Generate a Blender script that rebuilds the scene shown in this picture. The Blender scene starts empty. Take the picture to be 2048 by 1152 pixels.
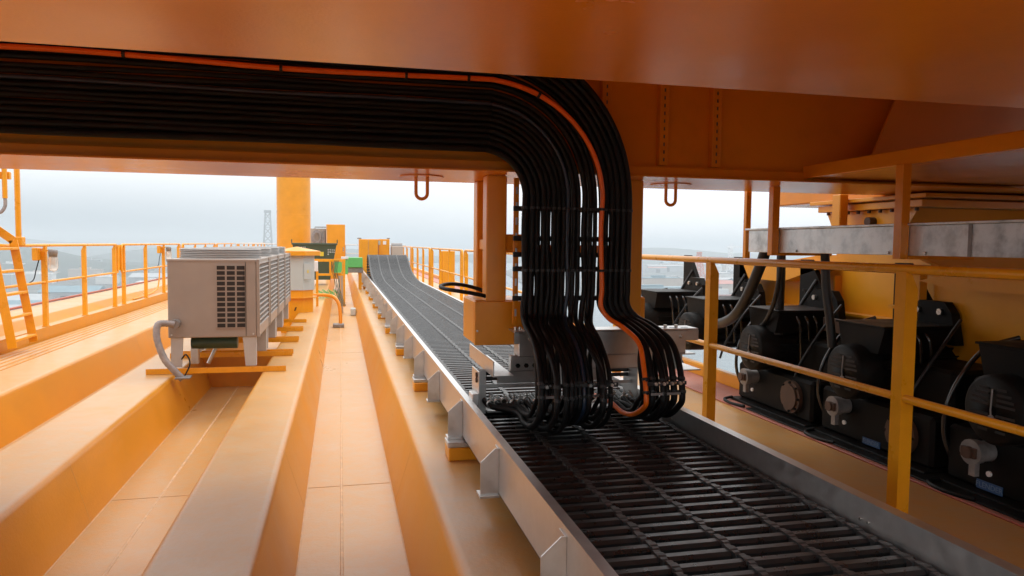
import bpy, bmesh, math, random
from mathutils import Vector, Matrix
random.seed(7)
PI = math.pi
S = bpy.context.scene
COL = S.collection

# ------------------------------------------------------------------ camera
cam_d = bpy.data.cameras.new("camera")
cam = bpy.data.objects.new("camera", cam_d); COL.objects.link(cam)
YAW, PITCH, ROLL, FPX = 0.23030421, 0.0591807, -0.011224, 1467.1
fw = Vector((math.sin(YAW)*math.cos(PITCH), math.cos(YAW)*math.cos(PITCH), -math.sin(PITCH)))
rt = Vector((math.cos(YAW), -math.sin(YAW), 0)); dn = fw.cross(rt)
r2 = math.cos(ROLL)*rt + math.sin(ROLL)*dn
d2 = -math.sin(ROLL)*rt + math.cos(ROLL)*dn
cam.matrix_world = Matrix(((r2.x, -d2.x, -fw.x, 0), (r2.y, -d2.y, -fw.y, 0), (r2.z, -d2.z, -fw.z, 0), (0, 0, 0, 1)))
cam_d.sensor_width = 36; cam_d.lens = FPX/2048*36
cam_d.clip_start = 0.05; cam_d.clip_end = 30000
S.camera = cam

# ------------------------------------------------------------------ world, sun, exposure
SUN_EL, SUN_AZ = math.radians(58), math.radians(35)     # azimuth measured from +Y towards +X
W = bpy.data.worlds.new("World"); S.world = W; W.use_nodes = True
nt = W.node_tree; nt.nodes.clear()
def N(tree, t, **kw):
    n = tree.nodes.new(t)
    for k, v in kw.items(): setattr(n, k, v)
    return n
out = N(nt, 'ShaderNodeOutputWorld'); bg = N(nt, 'ShaderNodeBackground'); bg.inputs[1].default_value = 0.1
sky = N(nt, 'ShaderNodeTexSky', sky_type='NISHITA'); sky.sun_disc = False
sky.sun_elevation = SUN_EL; sky.sun_rotation = SUN_AZ; sky.air_density = 1.5; sky.dust_density = 4
hs = N(nt, 'ShaderNodeHueSaturation'); hs.inputs['Saturation'].default_value = 0.35
nt.links.new(sky.outputs[0], hs.inputs['Color'])
tc = N(nt, 'ShaderNodeTexCoord'); sep = N(nt, 'ShaderNodeSeparateXYZ'); nt.links.new(tc.outputs['Generated'], sep.inputs[0])
# overcast brightness grows from the horizon to the zenith
ramp = N(nt, 'ShaderNodeValToRGB'); nt.links.new(sep.outputs['Z'], ramp.inputs[0])
e = ramp.color_ramp.elements
e[0].position = 0.0; e[0].color = (.90, .93, .95, 1)
e[1].position = 0.55; e[1].color = (1, 1, 1, 1)
m = e.new(0.10); m.color = (.96, .98, .99, 1)
mul = N(nt, 'ShaderNodeMix', data_type='RGBA', blend_type='MULTIPLY'); mul.inputs[0].default_value = 1
mr = N(nt, 'ShaderNodeMapRange'); mr.inputs[1].default_value = 0; mr.inputs[2].default_value = 0.7
mr.inputs[3].default_value = 13.2; mr.inputs[4].default_value = 23.0
nt.links.new(sep.outputs['Z'], mr.inputs[0])
comb = N(nt, 'ShaderNodeCombineColor')
for i in range(3): nt.links.new(mr.outputs[0], comb.inputs[i])
nt.links.new(ramp.outputs[0], mul.inputs[6]); nt.links.new(comb.outputs[0], mul.inputs[7])
mix = N(nt, 'ShaderNodeMix', data_type='RGBA'); mix.inputs[0].default_value = 0.85
nt.links.new(hs.outputs[0], mix.inputs[6]); nt.links.new(mul.outputs[2], mix.inputs[7])
# the cloud bank low in the left of the view is thicker and greyer
dt = N(nt, 'ShaderNodeVectorMath', operation='DOT_PRODUCT'); nt.links.new(tc.outputs['Generated'], dt.inputs[0]); dt.inputs[1].default_value = (-.80, .60, 0)
a1 = N(nt, 'ShaderNodeMapRange', interpolation_type='SMOOTHSTEP'); a1.inputs[1].default_value = .25; a1.inputs[2].default_value = .98; nt.links.new(dt.outputs['Value'], a1.inputs[0])
a2 = N(nt, 'ShaderNodeMapRange', interpolation_type='SMOOTHSTEP'); a2.inputs[1].default_value = -.02; a2.inputs[2].default_value = .13; a2.inputs[3].default_value = 1; a2.inputs[4].default_value = 0
nt.links.new(sep.outputs['Z'], a2.inputs[0])
am = N(nt, 'ShaderNodeMath', operation='MULTIPLY'); nt.links.new(a1.outputs[0], am.inputs[0]); nt.links.new(a2.outputs[0], am.inputs[1])
bank = N(nt, 'ShaderNodeMix', data_type='RGBA', blend_type='MULTIPLY'); bank.inputs[7].default_value = (.36, .44, .50, 1)
nt.links.new(am.outputs[0], bank.inputs[0]); nt.links.new(mix.outputs[2], bank.inputs[6])
cn = N(nt, 'ShaderNodeTexNoise'); cn.inputs['Scale'].default_value = 2.2; cn.inputs['Detail'].default_value = 6
cmap = N(nt, 'ShaderNodeMapping'); cmap.inputs['Scale'].default_value = (1, 1, 3.5); nt.links.new(tc.outputs['Generated'], cmap.inputs[0]); nt.links.new(cmap.outputs[0], cn.inputs['Vector'])
cr = N(nt, 'ShaderNodeMapRange'); cr.inputs[1].default_value = .3; cr.inputs[2].default_value = .7; cr.inputs[3].default_value = .96; cr.inputs[4].default_value = 1.04; nt.links.new(cn.outputs[0], cr.inputs[0])
cm = N(nt, 'ShaderNodeMix', data_type='RGBA', blend_type='MULTIPLY'); cm.inputs[0].default_value = 1
nt.links.new(bank.outputs[2], cm.inputs[6]); nt.links.new(cr.outputs[0], cm.inputs[7])
nt.links.new(cm.outputs[2], bg.inputs[0]); nt.links.new(bg.outputs[0], out.inputs[0])

sun_d = bpy.data.lights.new("sun", 'SUN'); sun_d.energy = 0.9; sun_d.angle = math.radians(14); sun_d.color = (1, .95, .88)
sun = bpy.data.objects.new("sun", sun_d); COL.objects.link(sun)
sdir = Vector((math.sin(SUN_AZ)*math.cos(SUN_EL), math.cos(SUN_AZ)*math.cos(SUN_EL), math.sin(SUN_EL)))
sun.rotation_euler = sdir.to_track_quat('Z', 'Y').to_euler()
S.view_settings.view_transform = 'Standard'; S.view_settings.look = 'None'
S.view_settings.exposure = 0.0; S.view_settings.gamma = 1
S.render.engine = 'CYCLES'
S.cycles.volume_bounces = 1; S.cycles.max_bounces = 10; S.cycles.diffuse_bounces = 5
S.cycles.use_denoising = True

# ------------------------------------------------------------------ materials
MATS = {}
def newmat(name):
    m = bpy.data.materials.new(name); m.use_nodes = True
    t = m.node_tree; b = t.nodes['Principled BSDF']
    MATS[name] = m
    return m, t, b
def rgba(c): return (c[0], c[1], c[2], 1)
def surf(name, col, rough=.5, metal=0., var=.12, scale=3., bump=.0, bscale=60., dust=None, dustamt=.6, fine=.0, spec=.5, warp=0., grime=None):
    """painted / metal / plastic surface: colour mottling, settled dust on level faces, roughness and bump variation"""
    m, t, b = newmat(name); L = t.links
    tc = N(t, 'ShaderNodeTexCoord')
    n1 = N(t, 'ShaderNodeTexNoise'); n1.inputs['Scale'].default_value = scale; n1.inputs['Detail'].default_value = 6; n1.inputs['Roughness'].default_value = .62
    L.new(tc.outputs['Object'], n1.inputs['Vector'])
    r = N(t, 'ShaderNodeMapRange'); r.inputs[1].default_value = .3; r.inputs[2].default_value = .7
    r.inputs[3].default_value = 1-var; r.inputs[4].default_value = 1+var
    L.new(n1.outputs[0], r.inputs[0])
    mx = N(t, 'ShaderNodeMix', data_type='RGBA', blend_type='MULTIPLY'); mx.inputs[0].default_value = 1
    mx.inputs[6].default_value = rgba(col); L.new(r.outputs[0], mx.inputs[7])
    cur = mx.outputs[2]
    if grime:
        n3 = N(t, 'ShaderNodeTexNoise'); n3.inputs['Scale'].default_value = grime[1]; n3.inputs['Detail'].default_value = 8; n3.inputs['Roughness'].default_value = .7
        mp = N(t, 'ShaderNodeMapping'); mp.inputs['Scale'].default_value = grime[3]
        L.new(tc.outputs['Object'], mp.inputs[0]); L.new(mp.outputs[0], n3.inputs['Vector'])
        g = N(t, 'ShaderNodeMapRange'); g.inputs[1].default_value = .54; g.inputs[2].default_value = .75; g.inputs[4].default_value = grime[2]
        L.new(n3.outputs[0], g.inputs[0])
        gm = N(t, 'ShaderNodeMix', data_type='RGBA'); gm.inputs[7].default_value = rgba(grime[0])
        L.new(g.outputs[0], gm.inputs[0]); L.new(cur, gm.inputs[6]); cur = gm.outputs[2]
    if dust:
        ge = N(t, 'ShaderNodeNewGeometry'); sp = N(t, 'ShaderNodeSeparateXYZ'); L.new(ge.outputs['Normal'], sp.inputs[0])
        up = N(t, 'ShaderNodeMapRange'); up.inputs[1].default_value = .80; up.inputs[2].default_value = .995
        L.new(sp.outputs['Z'], up.inputs[0])
        n2 = N(t, 'ShaderNodeTexNoise'); n2.inputs['Scale'].default_value = 11; n2.inputs['Detail'].default_value = 12; n2.inputs['Roughness'].default_value = .74
        L.new(tc.outputs['Object'], n2.inputs['Vector'])
        d = N(t, 'ShaderNodeMapRange'); d.inputs[1].default_value = .36; d.inputs[2].default_value = .63; d.inputs[3].default_value = dustamt*.62; d.inputs[4].default_value = min(1, dustamt*1.15)
        L.new(n2.outputs[0], d.inputs[0])
        mu = N(t, 'ShaderNodeMath', operation='MULTIPLY'); L.new(up.outputs[0], mu.inputs[0]); L.new(d.outputs[0], mu.inputs[1])
        dm = N(t, 'ShaderNodeMix', data_type='RGBA'); dm.inputs[7].default_value = rgba(dust)
        L.new(mu.outputs[0], dm.inputs[0]); L.new(cur, dm.inputs[6]); cur = dm.outputs[2]
    L.new(cur, b.inputs['Base Color'])
    b.inputs['Metallic'].default_value = metal; b.inputs['Specular IOR Level'].default_value = spec
    rr = N(t, 'ShaderNodeMapRange'); rr.inputs[1].default_value = .3; rr.inputs[2].default_value = .7
    rr.inputs[3].default_value = max(.03, rough*.8); rr.inputs[4].default_value = min(1, rough*1.2)
    L.new(n1.outputs[0], rr.inputs[0]); L.new(rr.outputs[0], b.inputs['Roughness'])
    prev = None
    if bump > 0:
        nb = N(t, 'ShaderNodeTexNoise'); nb.inputs['Scale'].default_value = bscale; nb.inputs['Detail'].default_value = 4
        L.new(tc.outputs['Object'], nb.inputs['Vector'])
        bp = N(t, 'ShaderNodeBump'); bp.inputs['Strength'].default_value = bump; bp.inputs['Distance'].default_value = .004
        L.new(nb.outputs[0], bp.inputs['Height']); prev = bp
    if warp > 0:
        nw = N(t, 'ShaderNodeTexNoise'); nw.inputs['Scale'].default_value = 1.3; nw.inputs['Detail'].default_value = 2
        L.new(tc.outputs['Object'], nw.inputs['Vector'])
        bw = N(t, 'ShaderNodeBump'); bw.inputs['Strength'].default_value = 1; bw.inputs['Distance'].default_value = warp
        L.new(nw.outputs[0], bw.inputs['Height'])
        if prev: L.new(prev.outputs[0], bw.inputs['Normal'])
        prev = bw
    if prev: L.new(prev.outputs[0], b.inputs['Normal'])
    return m
YEL = (.80, .33, .012)
paint = surf('crane_paint', YEL, .34, var=.07, bump=.12, bscale=140, dust=(.62, .40, .20), dustamt=.35, warp=.006)
deckm = surf('deck_paint', (.66, .265, .012), .34, var=.07, scale=1.6, bump=.25, bscale=45, dust=(.53, .345, .165), dustamt=.72, warp=.008,
             grime=((.40, .17, .03), 2.2, .30, (1, .22, .5)))
weld = surf('weld_bead', (.64, .41, .22), .5, var=.2, scale=20, bump=.5, bscale=120)
under = surf('trolley_paint', (.78, .275, .010), .24, var=.10, scale=1.1, bump=.10, bscale=120, warp=.012, grime=((.42, .15, .02), 1.6, .35, (1, .35, 1)))
railm = surf('rail_paint', (.82, .35, .010), .30, var=.08, scale=6, bump=.08, bscale=100, dust=(.62, .42, .3), dustamt=.3)
redp = surf('red_primer', (.42, .11, .07), .5, var=.15, scale=4, dust=(.5, .3, .24), dustamt=.4)
alu = surf('galvanised', (.64, .64, .63), .36, metal=.88, var=.08, scale=18, bump=.1, bscale=50)
galv = surf('spangled_zinc', (.66, .69, .70), .42, metal=.7, var=.42, scale=9, bump=.1, bscale=30, grime=((.25, .26, .27), 9, .5, (1, 1, 1)))
steel = surf('bolt_steel', (.62, .60, .57), .3, metal=1, var=.15, scale=30)
rubber = surf('black_rubber', (.0065, .0065, .007), .52, var=.25, scale=12, bump=.1, bscale=90, spec=.22, grime=((.022, .021, .021), 6, .5, (1, 1, 1)))
rubber2 = surf('worn_rubber', (.014, .014, .015), .45, var=.3, scale=10, bump=.15, bscale=80)
bluerub = surf('blue_black_rubber', (.014, .026, .050), .36, var=.2, scale=12)
leadm = surf('glossy_lead', (.02, .02, .02), .12, var=.1, scale=20, spec=.9)
orub = surf('orange_sheath', (.95, .17, .006), .38, var=.12, scale=14, bump=.1, bscale=70)
plastic = surf('chain_plastic', (.014, .0145, .015), .30, var=.3, scale=16, bump=.12, bscale=60, dust=(.05, .05, .05), dustamt=.3)
plastic_l = surf('chain_link_plastic', (.042, .043, .044), .40, var=.35, scale=20, bump=.15, bscale=60)
blackp = surf('black_enamel', (.0075, .007, .0065), .5, var=.3, scale=8, bump=.1, bscale=60, spec=.12, dust=(.02, .018, .016), dustamt=.3)
blackg = surf('black_grille', (.006, .006, .006), .6, var=.2)
rusty = surf('dull_rust', (.085, .045, .028), .6, var=.35, scale=14, bump=.3)
acpaint = surf('ac_casing', (.33, .285, .25), .38, var=.07, scale=4, bump=.05, bscale=80, dust=(.45, .38, .33), dustamt=.4)
acwhite = surf('ac_leg', (.46, .46, .455), .42, var=.08)
acdark = surf('coil_fins', (.075, .085, .08), .55, var=.2, scale=25)
holem = surf('vent_dark', (.018, .015, .014), .7, var=.2)
greencyl = surf('dark_green_enamel', (.035, .075, .045), .4, var=.15)
skipg = surf('skip_green', (.055, .085, .055), .5, var=.15, scale=3)
brightg = surf('bright_green', (.12, .46, .13), .42, var=.08)
kiosk = surf('kiosk_grey', (.47, .51, .50), .4, var=.06)
conduit = surf('flex_conduit', (.30, .27, .26), .5, var=.2, scale=20)
white = surf('white_mark', (.8, .8, .8), .5, var=.1)
bluep = surf('label_blue', (.035, .10, .24), .45, var=.1)
letter = surf('label_letter', (.18, .27, .40), .5, var=.1)
greym = surf('grey_cast', (.26, .25, .245), .45, metal=.2, var=.25, scale=18, bump=.3)
signy = surf('sign_yellow', (.75, .55, .04), .5, var=.1)
gmat, gt, gb = newmat('lamp_glass'); gb.inputs['Base Color'].default_value = (.85, .82, .76, 1); gb.inputs['Roughness'].default_value = .12
gb.inputs['Transmission Weight'].default_value = .7; gb.inputs['IOR'].default_value = 1.3
bldw = surf('pale_render', (.62, .62, .60), .7, var=.1, scale=.05)
bldg_ = surf('grey_render', (.36, .38, .39), .7, var=.1, scale=.05)
bldb = surf('tan_render', (.45, .38, .32), .7, var=.1, scale=.05)
roofb = surf('blue_roof', (.15, .24, .28), .6, var=.15, scale=.04)
roofw = surf('white_roof', (.36, .38, .39), .6, var=.1, scale=.04)
roofr = surf('red_roof', (.40, .14, .10), .6, var=.15, scale=.04)
winm = surf('window_dark', (.08, .09, .10), .3, var=.2, scale=.3)
lattm = surf('lattice_white', (.75, .75, .76), .5, var=.08)
lattr = surf('lattice_red', (.55, .16, .09), .5, var=.1)
landm = surf('land', (.095, .105, .10), .9, var=.45, scale=.012, grime=((.30, .29, .27), .02, .8, (1, 1, 1)))
hillm = surf('hill_wood', (.045, .065, .05), .95, var=.4, scale=.01)
seam, st, sb = newmat('sea_water'); sb.inputs['Base Color'].default_value = (.05, .09, .11, 1); sb.inputs['Roughness'].default_value = .22
_tc = N(st, 'ShaderNodeTexCoord'); _n = N(st, 'ShaderNodeTexNoise'); _n.inputs['Scale'].default_value = .06; _n.inputs['Detail'].default_value = 8
_b = N(st, 'ShaderNodeBump'); _b.inputs['Distance'].default_value = 1.2; _b.inputs['Strength'].default_value = .6
st.links.new(_tc.outputs['Object'], _n.inputs['Vector']); st.links.new(_n.outputs[0], _b.inputs['Height']); st.links.new(_b.outputs[0], sb.inputs['Normal'])

# ------------------------------------------------------------------ mesh helpers
class MB:
    def __init__(s): s.v = []; s.f = []; s.sm = []
    def add(s, vs, fs, smooth=False):
        o = len(s.v); s.v += [tuple(p) for p in vs]
        for f in fs: s.f.append(tuple(i+o for i in f)); s.sm.append(smooth)
        return s
    def box(s, x0, x1, y0, y1, z0, z1, b=0., M=None):
        if x0 > x1: x0, x1 = x1, x0
        if y0 > y1: y0, y1 = y1, y0
        if z0 > z1: z0, z1 = z1, z0
        if b <= 0:
            vs = [(x, y, z) for z in (z0, z1) for y in (y0, y1) for x in (x0, x1)]
            fs = [(0, 2, 3, 1), (4, 5, 7, 6), (0, 1, 5, 4), (2, 6, 7, 3), (0, 4, 6, 2), (1, 3, 7, 5)]
        else:
            b = min(b, .45*min(x1-x0, y1-y0, z1-z0))
            vs = []; idx = {}
            for iz in (0, 1):
                for iy in (0, 1):
                    for ix in (0, 1):
                        cx, cy, cz = (x0, x1)[ix], (y0, y1)[iy], (z0, z1)[iz]
                        sx, sy, sz = (1, -1)[ix]*b, (1, -1)[iy]*b, (1, -1)[iz]*b
                        idx[(ix, iy, iz, 0)] = len(vs); vs.append((cx, cy+sy, cz+sz))
                        idx[(ix, iy, iz, 1)] = len(vs); vs.append((cx+sx, cy, cz+sz))
                        idx[(ix, iy, iz, 2)] = len(vs); vs.append((cx+sx, cy+sy, cz))
            fs = []
            I = lambda a, bb, c, k: idx[(a, bb, c, k)]
            for a in (0, 1):
                q = [I(a, 0, 0, 0), I(a, 1, 0, 0), I(a, 1, 1, 0), I(a, 0, 1, 0)]; fs.append(q if a else q[::-1])
                q = [I(0, a, 0, 1), I(0, a, 1, 1), I(1, a, 1, 1), I(1, a, 0, 1)]; fs.append(q if a else q[::-1])
                q = [I(0, 0, a, 2), I(1, 0, a, 2), I(1, 1, a, 2), I(0, 1, a, 2)]; fs.append(q if a else q[::-1])
            for p in (0, 1):
                for q_ in (0, 1):
                    fs.append([I(p, q_, 0, 0), I(p, q_, 1, 0), I(p, q_, 1, 1), I(p, q_, 0, 1)][::(1 if p != q_ else -1)])
                    fs.append([I(p, 0, q_, 0), I(p, 1, q_, 0), I(p, 1, q_, 2), I(p, 0, q_, 2)][::(-1 if p != q_ else 1)])
                    fs.append([I(0, p, q_, 1), I(1, p, q_, 1), I(1, p, q_, 2), I(0, p, q_, 2)][::(1 if p != q_ else -1)])
            for k in idx:
                if k[3] == 0:
                    a, bb, c, _ = k; q = [I(a, bb, c, 0), I(a, bb, c, 1), I(a, bb, c, 2)]
                    fs.append(q if (a+bb+c) % 2 else q[::-1])
        if M is not None: vs = [tuple(M @ Vector(p)) for p in vs]
        return s.add(vs, fs)
    def prism(s, poly, ax, a0, a1, smooth=False):
        """poly: 2-D outline in the other two axes (order x,y,z without ax), extruded along ax"""
        n = len(poly)
        def P(p, a):
            q = list(p); q.insert('xyz'.index(ax), a); return tuple(q)
        vs = [P(p, a0) for p in poly]+[P(p, a1) for p in poly]
        s.add(vs, [tuple(range(n))[::-1], tuple(range(n, 2*n))])
        s.add(vs, [(i, (i+1) % n, n+(i+1) % n, n+i) for i in range(n)], smooth)
        return s
    def tube(s, path, r, n=8, caps=True, smooth=True, closed=False):
        P = [Vector(p) for p in path]; m = len(P)
        R = r if isinstance(r, (list, tuple)) else [r]*m
        T = []
        for i in range(m):
            if closed: d = P[(i+1) % m]-P[i-1]
            else: d = P[min(i+1, m-1)]-P[max(i-1, 0)]
            T.append(d.normalized() if d.length > 1e-9 else Vector((0, 0, 1)))
        up = Vector((0, 0, 1)) if abs(T[0].z) < .9 else Vector((1, 0, 0))
        nx = (up-T[0]*up.dot(T[0])).normalized(); vs = []
        for i in range(m):
            if i:
                q = T[i-1].rotation_difference(T[i]); nx = q @ nx
                nx = (nx-T[i]*nx.dot(T[i])).normalized()
            by = T[i].cross(nx)
            for k in range(n):
                a = 2*PI*(k+.5)/n
                vs.append(P[i]+nx*(R[i]*math.cos(a))+by*(R[i]*math.sin(a)))
        fs = []
        for i in range(m if closed else m-1):
            j = (i+1) % m
            for k in range(n):
                k2 = (k+1) % n; fs.append((i*n+k, i*n+k2, j*n+k2, j*n+k))
        s.add(vs, fs, smooth)
        if caps and not closed:
            s.add(vs[:n], [tuple(range(n))[::-1]]); s.add(vs[-n:], [tuple(range(n))])
        return s
    def cyl(s, a, b, r, n=20, r1=None, smooth=True):
        return s.tube([a, b], [r, r if r1 is None else r1], n, True, smooth)
    def bar(s, a, b, w, h, up=(0, 0, 1)):
        """rectangular bar from a to b, width w (sideways), height h (along up)"""
        a, b = Vector(a), Vector(b); t = (b-a).normalized(); u = Vector(up)
        sd = t.cross(u)
        if sd.length < 1e-6: sd = t.cross(Vector((1, 0, 0)))
        sd.normalize(); u = sd.cross(t).normalized()
        vs = [p+sd*(i*w/2)+u*(j*h/2) for p in (a, b) for i, j in ((-1, -1), (1, -1), (1, 1), (-1, 1))]
        return s.add(vs, [(0, 1, 2, 3)[::-1], (4, 5, 6, 7), (0, 1, 5, 4), (1, 2, 6, 5), (2, 3, 7, 6), (3, 0, 4, 7)])
    def lathe(s, prof, c, n=32, smooth=True):
        vs = []
        for r, z in prof:
            for k in range(n):
                a = 2*PI*k/n; vs.append((c[0]+r*math.cos(a), c[1]+r*math.sin(a), c[2]+z))
        fs = [(i*n+k, i*n+(k+1) % n, (i+1)*n+(k+1) % n, (i+1)*n+k) for i in range(len(prof)-1) for k in range(n)]
        return s.add(vs, fs, smooth)
    def build(s, name, mat, parent=None):
        me = bpy.data.meshes.new(name); me.from_pydata(s.v, [], s.f)
        me.polygons.foreach_set('use_smooth', s.sm)
        bm = bmesh.new(); bm.from_mesh(me); bmesh.ops.recalc_face_normals(bm, faces=bm.faces); bm.to_mesh(me); bm.free()
        me.materials.append(mat); me.update()
        o = bpy.data.objects.new(name, me); COL.objects.link(o)
        if parent is not None:
            o.parent = parent; o.matrix_parent_inverse = Matrix.Translation(-Vector(parent.location)) if parent.type == 'EMPTY' and parent.parent is None else Matrix.Identity(4)
        return o
def tag(o, label=None, cat=None, group=None, kind=None):
    if label: o['label'] = label
    if cat: o['category'] = cat
    if group: o['group'] = group
    if kind: o['kind'] = kind
    return o
def thing(name, label, cat, loc=(0, 0, 0), group=None):
    o = bpy.data.objects.new(name, None); COL.objects.link(o); o.location = loc; o.empty_display_size = .1
    return tag(o, label, cat, group)
def dup(root, off, label=None):
    """a copy of a thing, its parts and sub-parts, moved by off"""
    def rec(o, par):
        c = o.copy(); COL.objects.link(c)
        kids = list(o.children)
        if par is not None: c.parent = par; c.matrix_parent_inverse = o.matrix_parent_inverse.copy()
        for ch in kids: rec(ch, c)
        return c
    r = rec(root, None); r.location = Vector(root.location)+Vector(off)
    if label: r['label'] = label
    return r
def smooth_path(P, k=6):
    P = [Vector(p) for p in P]; o = []
    for i in range(len(P)-1):
        a, b, c, d = P[max(i-1, 0)], P[i], P[i+1], P[min(i+2, len(P)-1)]
        for j in range(k):
            t = j/k
            o.append(.5*((2*b)+(c-a)*t+(2*a-5*b+4*c-d)*t*t+(3*b-a-3*c+d)*t**3))
    o.append(P[-1]); return o
def fillet(pts, rads, seg=5):
    o = []
    for i, p in enumerate(pts):
        r = rads[i]
        if r <= 0 or i in (0, len(pts)-1): o.append(p); continue
        a, b, c = Vector(pts[i-1]), Vector(p), Vector(pts[i+1])
        u, v = (a-b).normalized(), (c-b).normalized(); ang = u.angle(v); t = r/math.tan(ang/2)
        p0, p1 = b+u*t, b+v*t
        for k in range(seg+1):
            w = k/seg; q = (1-w)**2*p0+2*w*(1-w)*b+w*w*p1; o.append((q.x, q.y))
    return o
H1, H0 = -1.25, -1.62           # ridge top, trough floor

# ------------------------------------------------------------------ far setting: sea, land, hills
sea = MB().add([(-9000, -3000, -75), (9000, -3000, -75), (9000, 12000, -75), (-9000, 12000, -75)], [(0, 1, 2, 3)]).build('sea', seam); tag(sea, kind='structure')
def land(name, pts, z0, mat=landm):
    o = MB().prism(pts, 'z', -76, z0).build(name, mat); tag(o, kind='structure'); return o
land('shore', [(-3000, 150), (-150, 150), (-120, 600), (-60, 900), (-90, 1150), (60, 1500), (20, 2100), (-200, 3400), (-5000, 4200), (-5000, 150)], -73.5)
land('quay', [(360, 880), (470, 930), (520, 1000), (700, 980), (1100, 1000), (2500, 900), (4000, 3000), (900, 3400), (420, 1900), (330, 1300)], -73.5)
def hill(name, cx, cy, rx, ry, h, seed):
    rnd = random.Random(seed); n = 40; vs = []; fs = []
    ph = [rnd.uniform(0, 6.3) for _ in range(8)]
    for j in range(n+1):
        for i in range(n+1):
            u, v = i/n*2-1, j/n*2-1
            d = max(0, 1-u*u-v*v); z = d**1.1*h*(1+.28*math.sin(5*u+ph[0])*math.cos(4*v+ph[1])+.16*math.sin(11*u+ph[2])+.1*math.sin(17*u+9*v+ph[3])) if d > 0 else -3
            vs.append((cx+u*rx, cy+v*ry, -74+z))
    for j in range(n):
        for i in range(n): a = j*(n+1)+i; fs.append((a, a+1, a+n+2, a+n+1))
    o = MB().add(vs, fs, True).build(name, hillm); tag(o, kind='structure'); return o
hill('hills', -900, 1900, 700, 420, 42, 1); hill('hills', -1700, 2300, 900, 600, 50, 2); hill('hills', -300, 3000, 700, 500, 50, 3)
hill('hills', 1500, 3300, 1400, 500, 48, 4); hill('hills', -2400, 4600, 2600, 900, 66, 5)

# city blocks and port sheds -------------------------------------------------
def building(x, y, w, d, h, wm, label, cat='building', group=None, floors=0, roof=None, rot=0., gable=False):
    t = thing('warehouse' if gable else 'city_block', label, cat, (x, y, -73.5), group); t.rotation_euler.z = rot
    def loc(mb, n, m): 
        o = mb.build(n, m); o.parent = t; return o
    loc(MB().box(-w/2, w/2, -d/2, d/2, 0, h), 'wall', wm)
    if gable:
        loc(MB().prism([(-d/2-1, h+.02), (d/2+1, h+.02), (0, h+d*.16)], 'x', -w/2-1, w/2+1), 'roof', roof or roofb)
        loc(MB().box(-w*.12, w*.12, -d/2-.3, -d/2+.2, 0, h*.7), 'door', winm)
    else:
        rm = MB().box(-w/2-.4, w/2+.4, -d/2-.4, d/2+.4, h+.02, h+1.2); rm.box(-w*.2, w*.15, -d*.2, d*.2, h+1.2, h+4.5)
        loc(rm, 'roof', roof or wm)
        if floors:
            for f in range(floors):
                mb = MB(); z = h*(f+.35)/floors; nb = max(3, int(w/5))
                for k in range(nb):
                    xx = -w/2+w*(k+.5)/nb; mb.box(xx-w/nb*.32, xx+w/nb*.32, -d/2-.25, -d/2+.1, z, z+h/floors*.5)
                loc(mb, 'window', winm)
    return t
building(-186, 1000, 46, 30, 40, bldw, 'large hazy white block building rising above the sheds left of the cooling unit', floors=5)
building(-228, 985, 30, 24, 22, bldw, 'hazy white annex joined left of the large white block', floors=3)
building(-120, 1060, 60, 30, 16, bldw, 'hazy white low hall right of the large white block', 'hall', floors=2)
G = 'hazy sheds in the port on the left'
k = 0
for (x, y, w, d, h, r) in [(-250, 770, 110, 40, 10, roofb), (-330, 720, 120, 36, 11, roofw), (-240, 700, 90, 36, 9, roofb), (-190, 840, 100, 36, 12, roofb),
                           (-360, 860, 120, 40, 10, roofw), (-300, 940, 60, 40, 14, roofb), (-120, 900, 70, 30, 9, roofw), (-420, 780, 110, 40, 12, roofb), (-150, 1200, 110, 40, 14, roofw),
                           (-100, 1350, 120, 50, 13, roofb), (-260, 1300, 140, 40, 14, roofw), (-40, 1600, 120, 40, 12, roofw)]:
    building(x, y, w, d, h, bldg_, 'low port shed with pale roof lost in haze beyond the left guard rail', 'warehouse', G, roof=r, gable=True, rot=random.uniform(-.12, .12))
G = 'hazy blocks of the far town'
for i in range(34):
    y = random.uniform(1250, 2300); x = -y*random.uniform(.06, .62)-40
    building(x, y, random.uniform(18, 60), random.uniform(15, 30), random.uniform(8, 30), random.choice([bldw, bldg_, bldb]), 'small hazy town block in the distance beyond the left guard rail', 'building', G)
G = 'hazy sheds behind the right guard rail'
for i in range(30):
    y = random.uniform(960, 2300); x = y*random.uniform(.44, .72)
    g = random.random() < .5
    building(x, y, random.uniform(30, 110), random.uniform(18, 40), random.uniform(8, 24), random.choice([bldw, bldg_, bldb]), 'hazy pale quay shed or block beyond the right guard rail', 'building', G, roof=random.choice([roofb, roofw, roofr, roofw]), gable=g, rot=random.uniform(-.15, .15))
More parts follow.
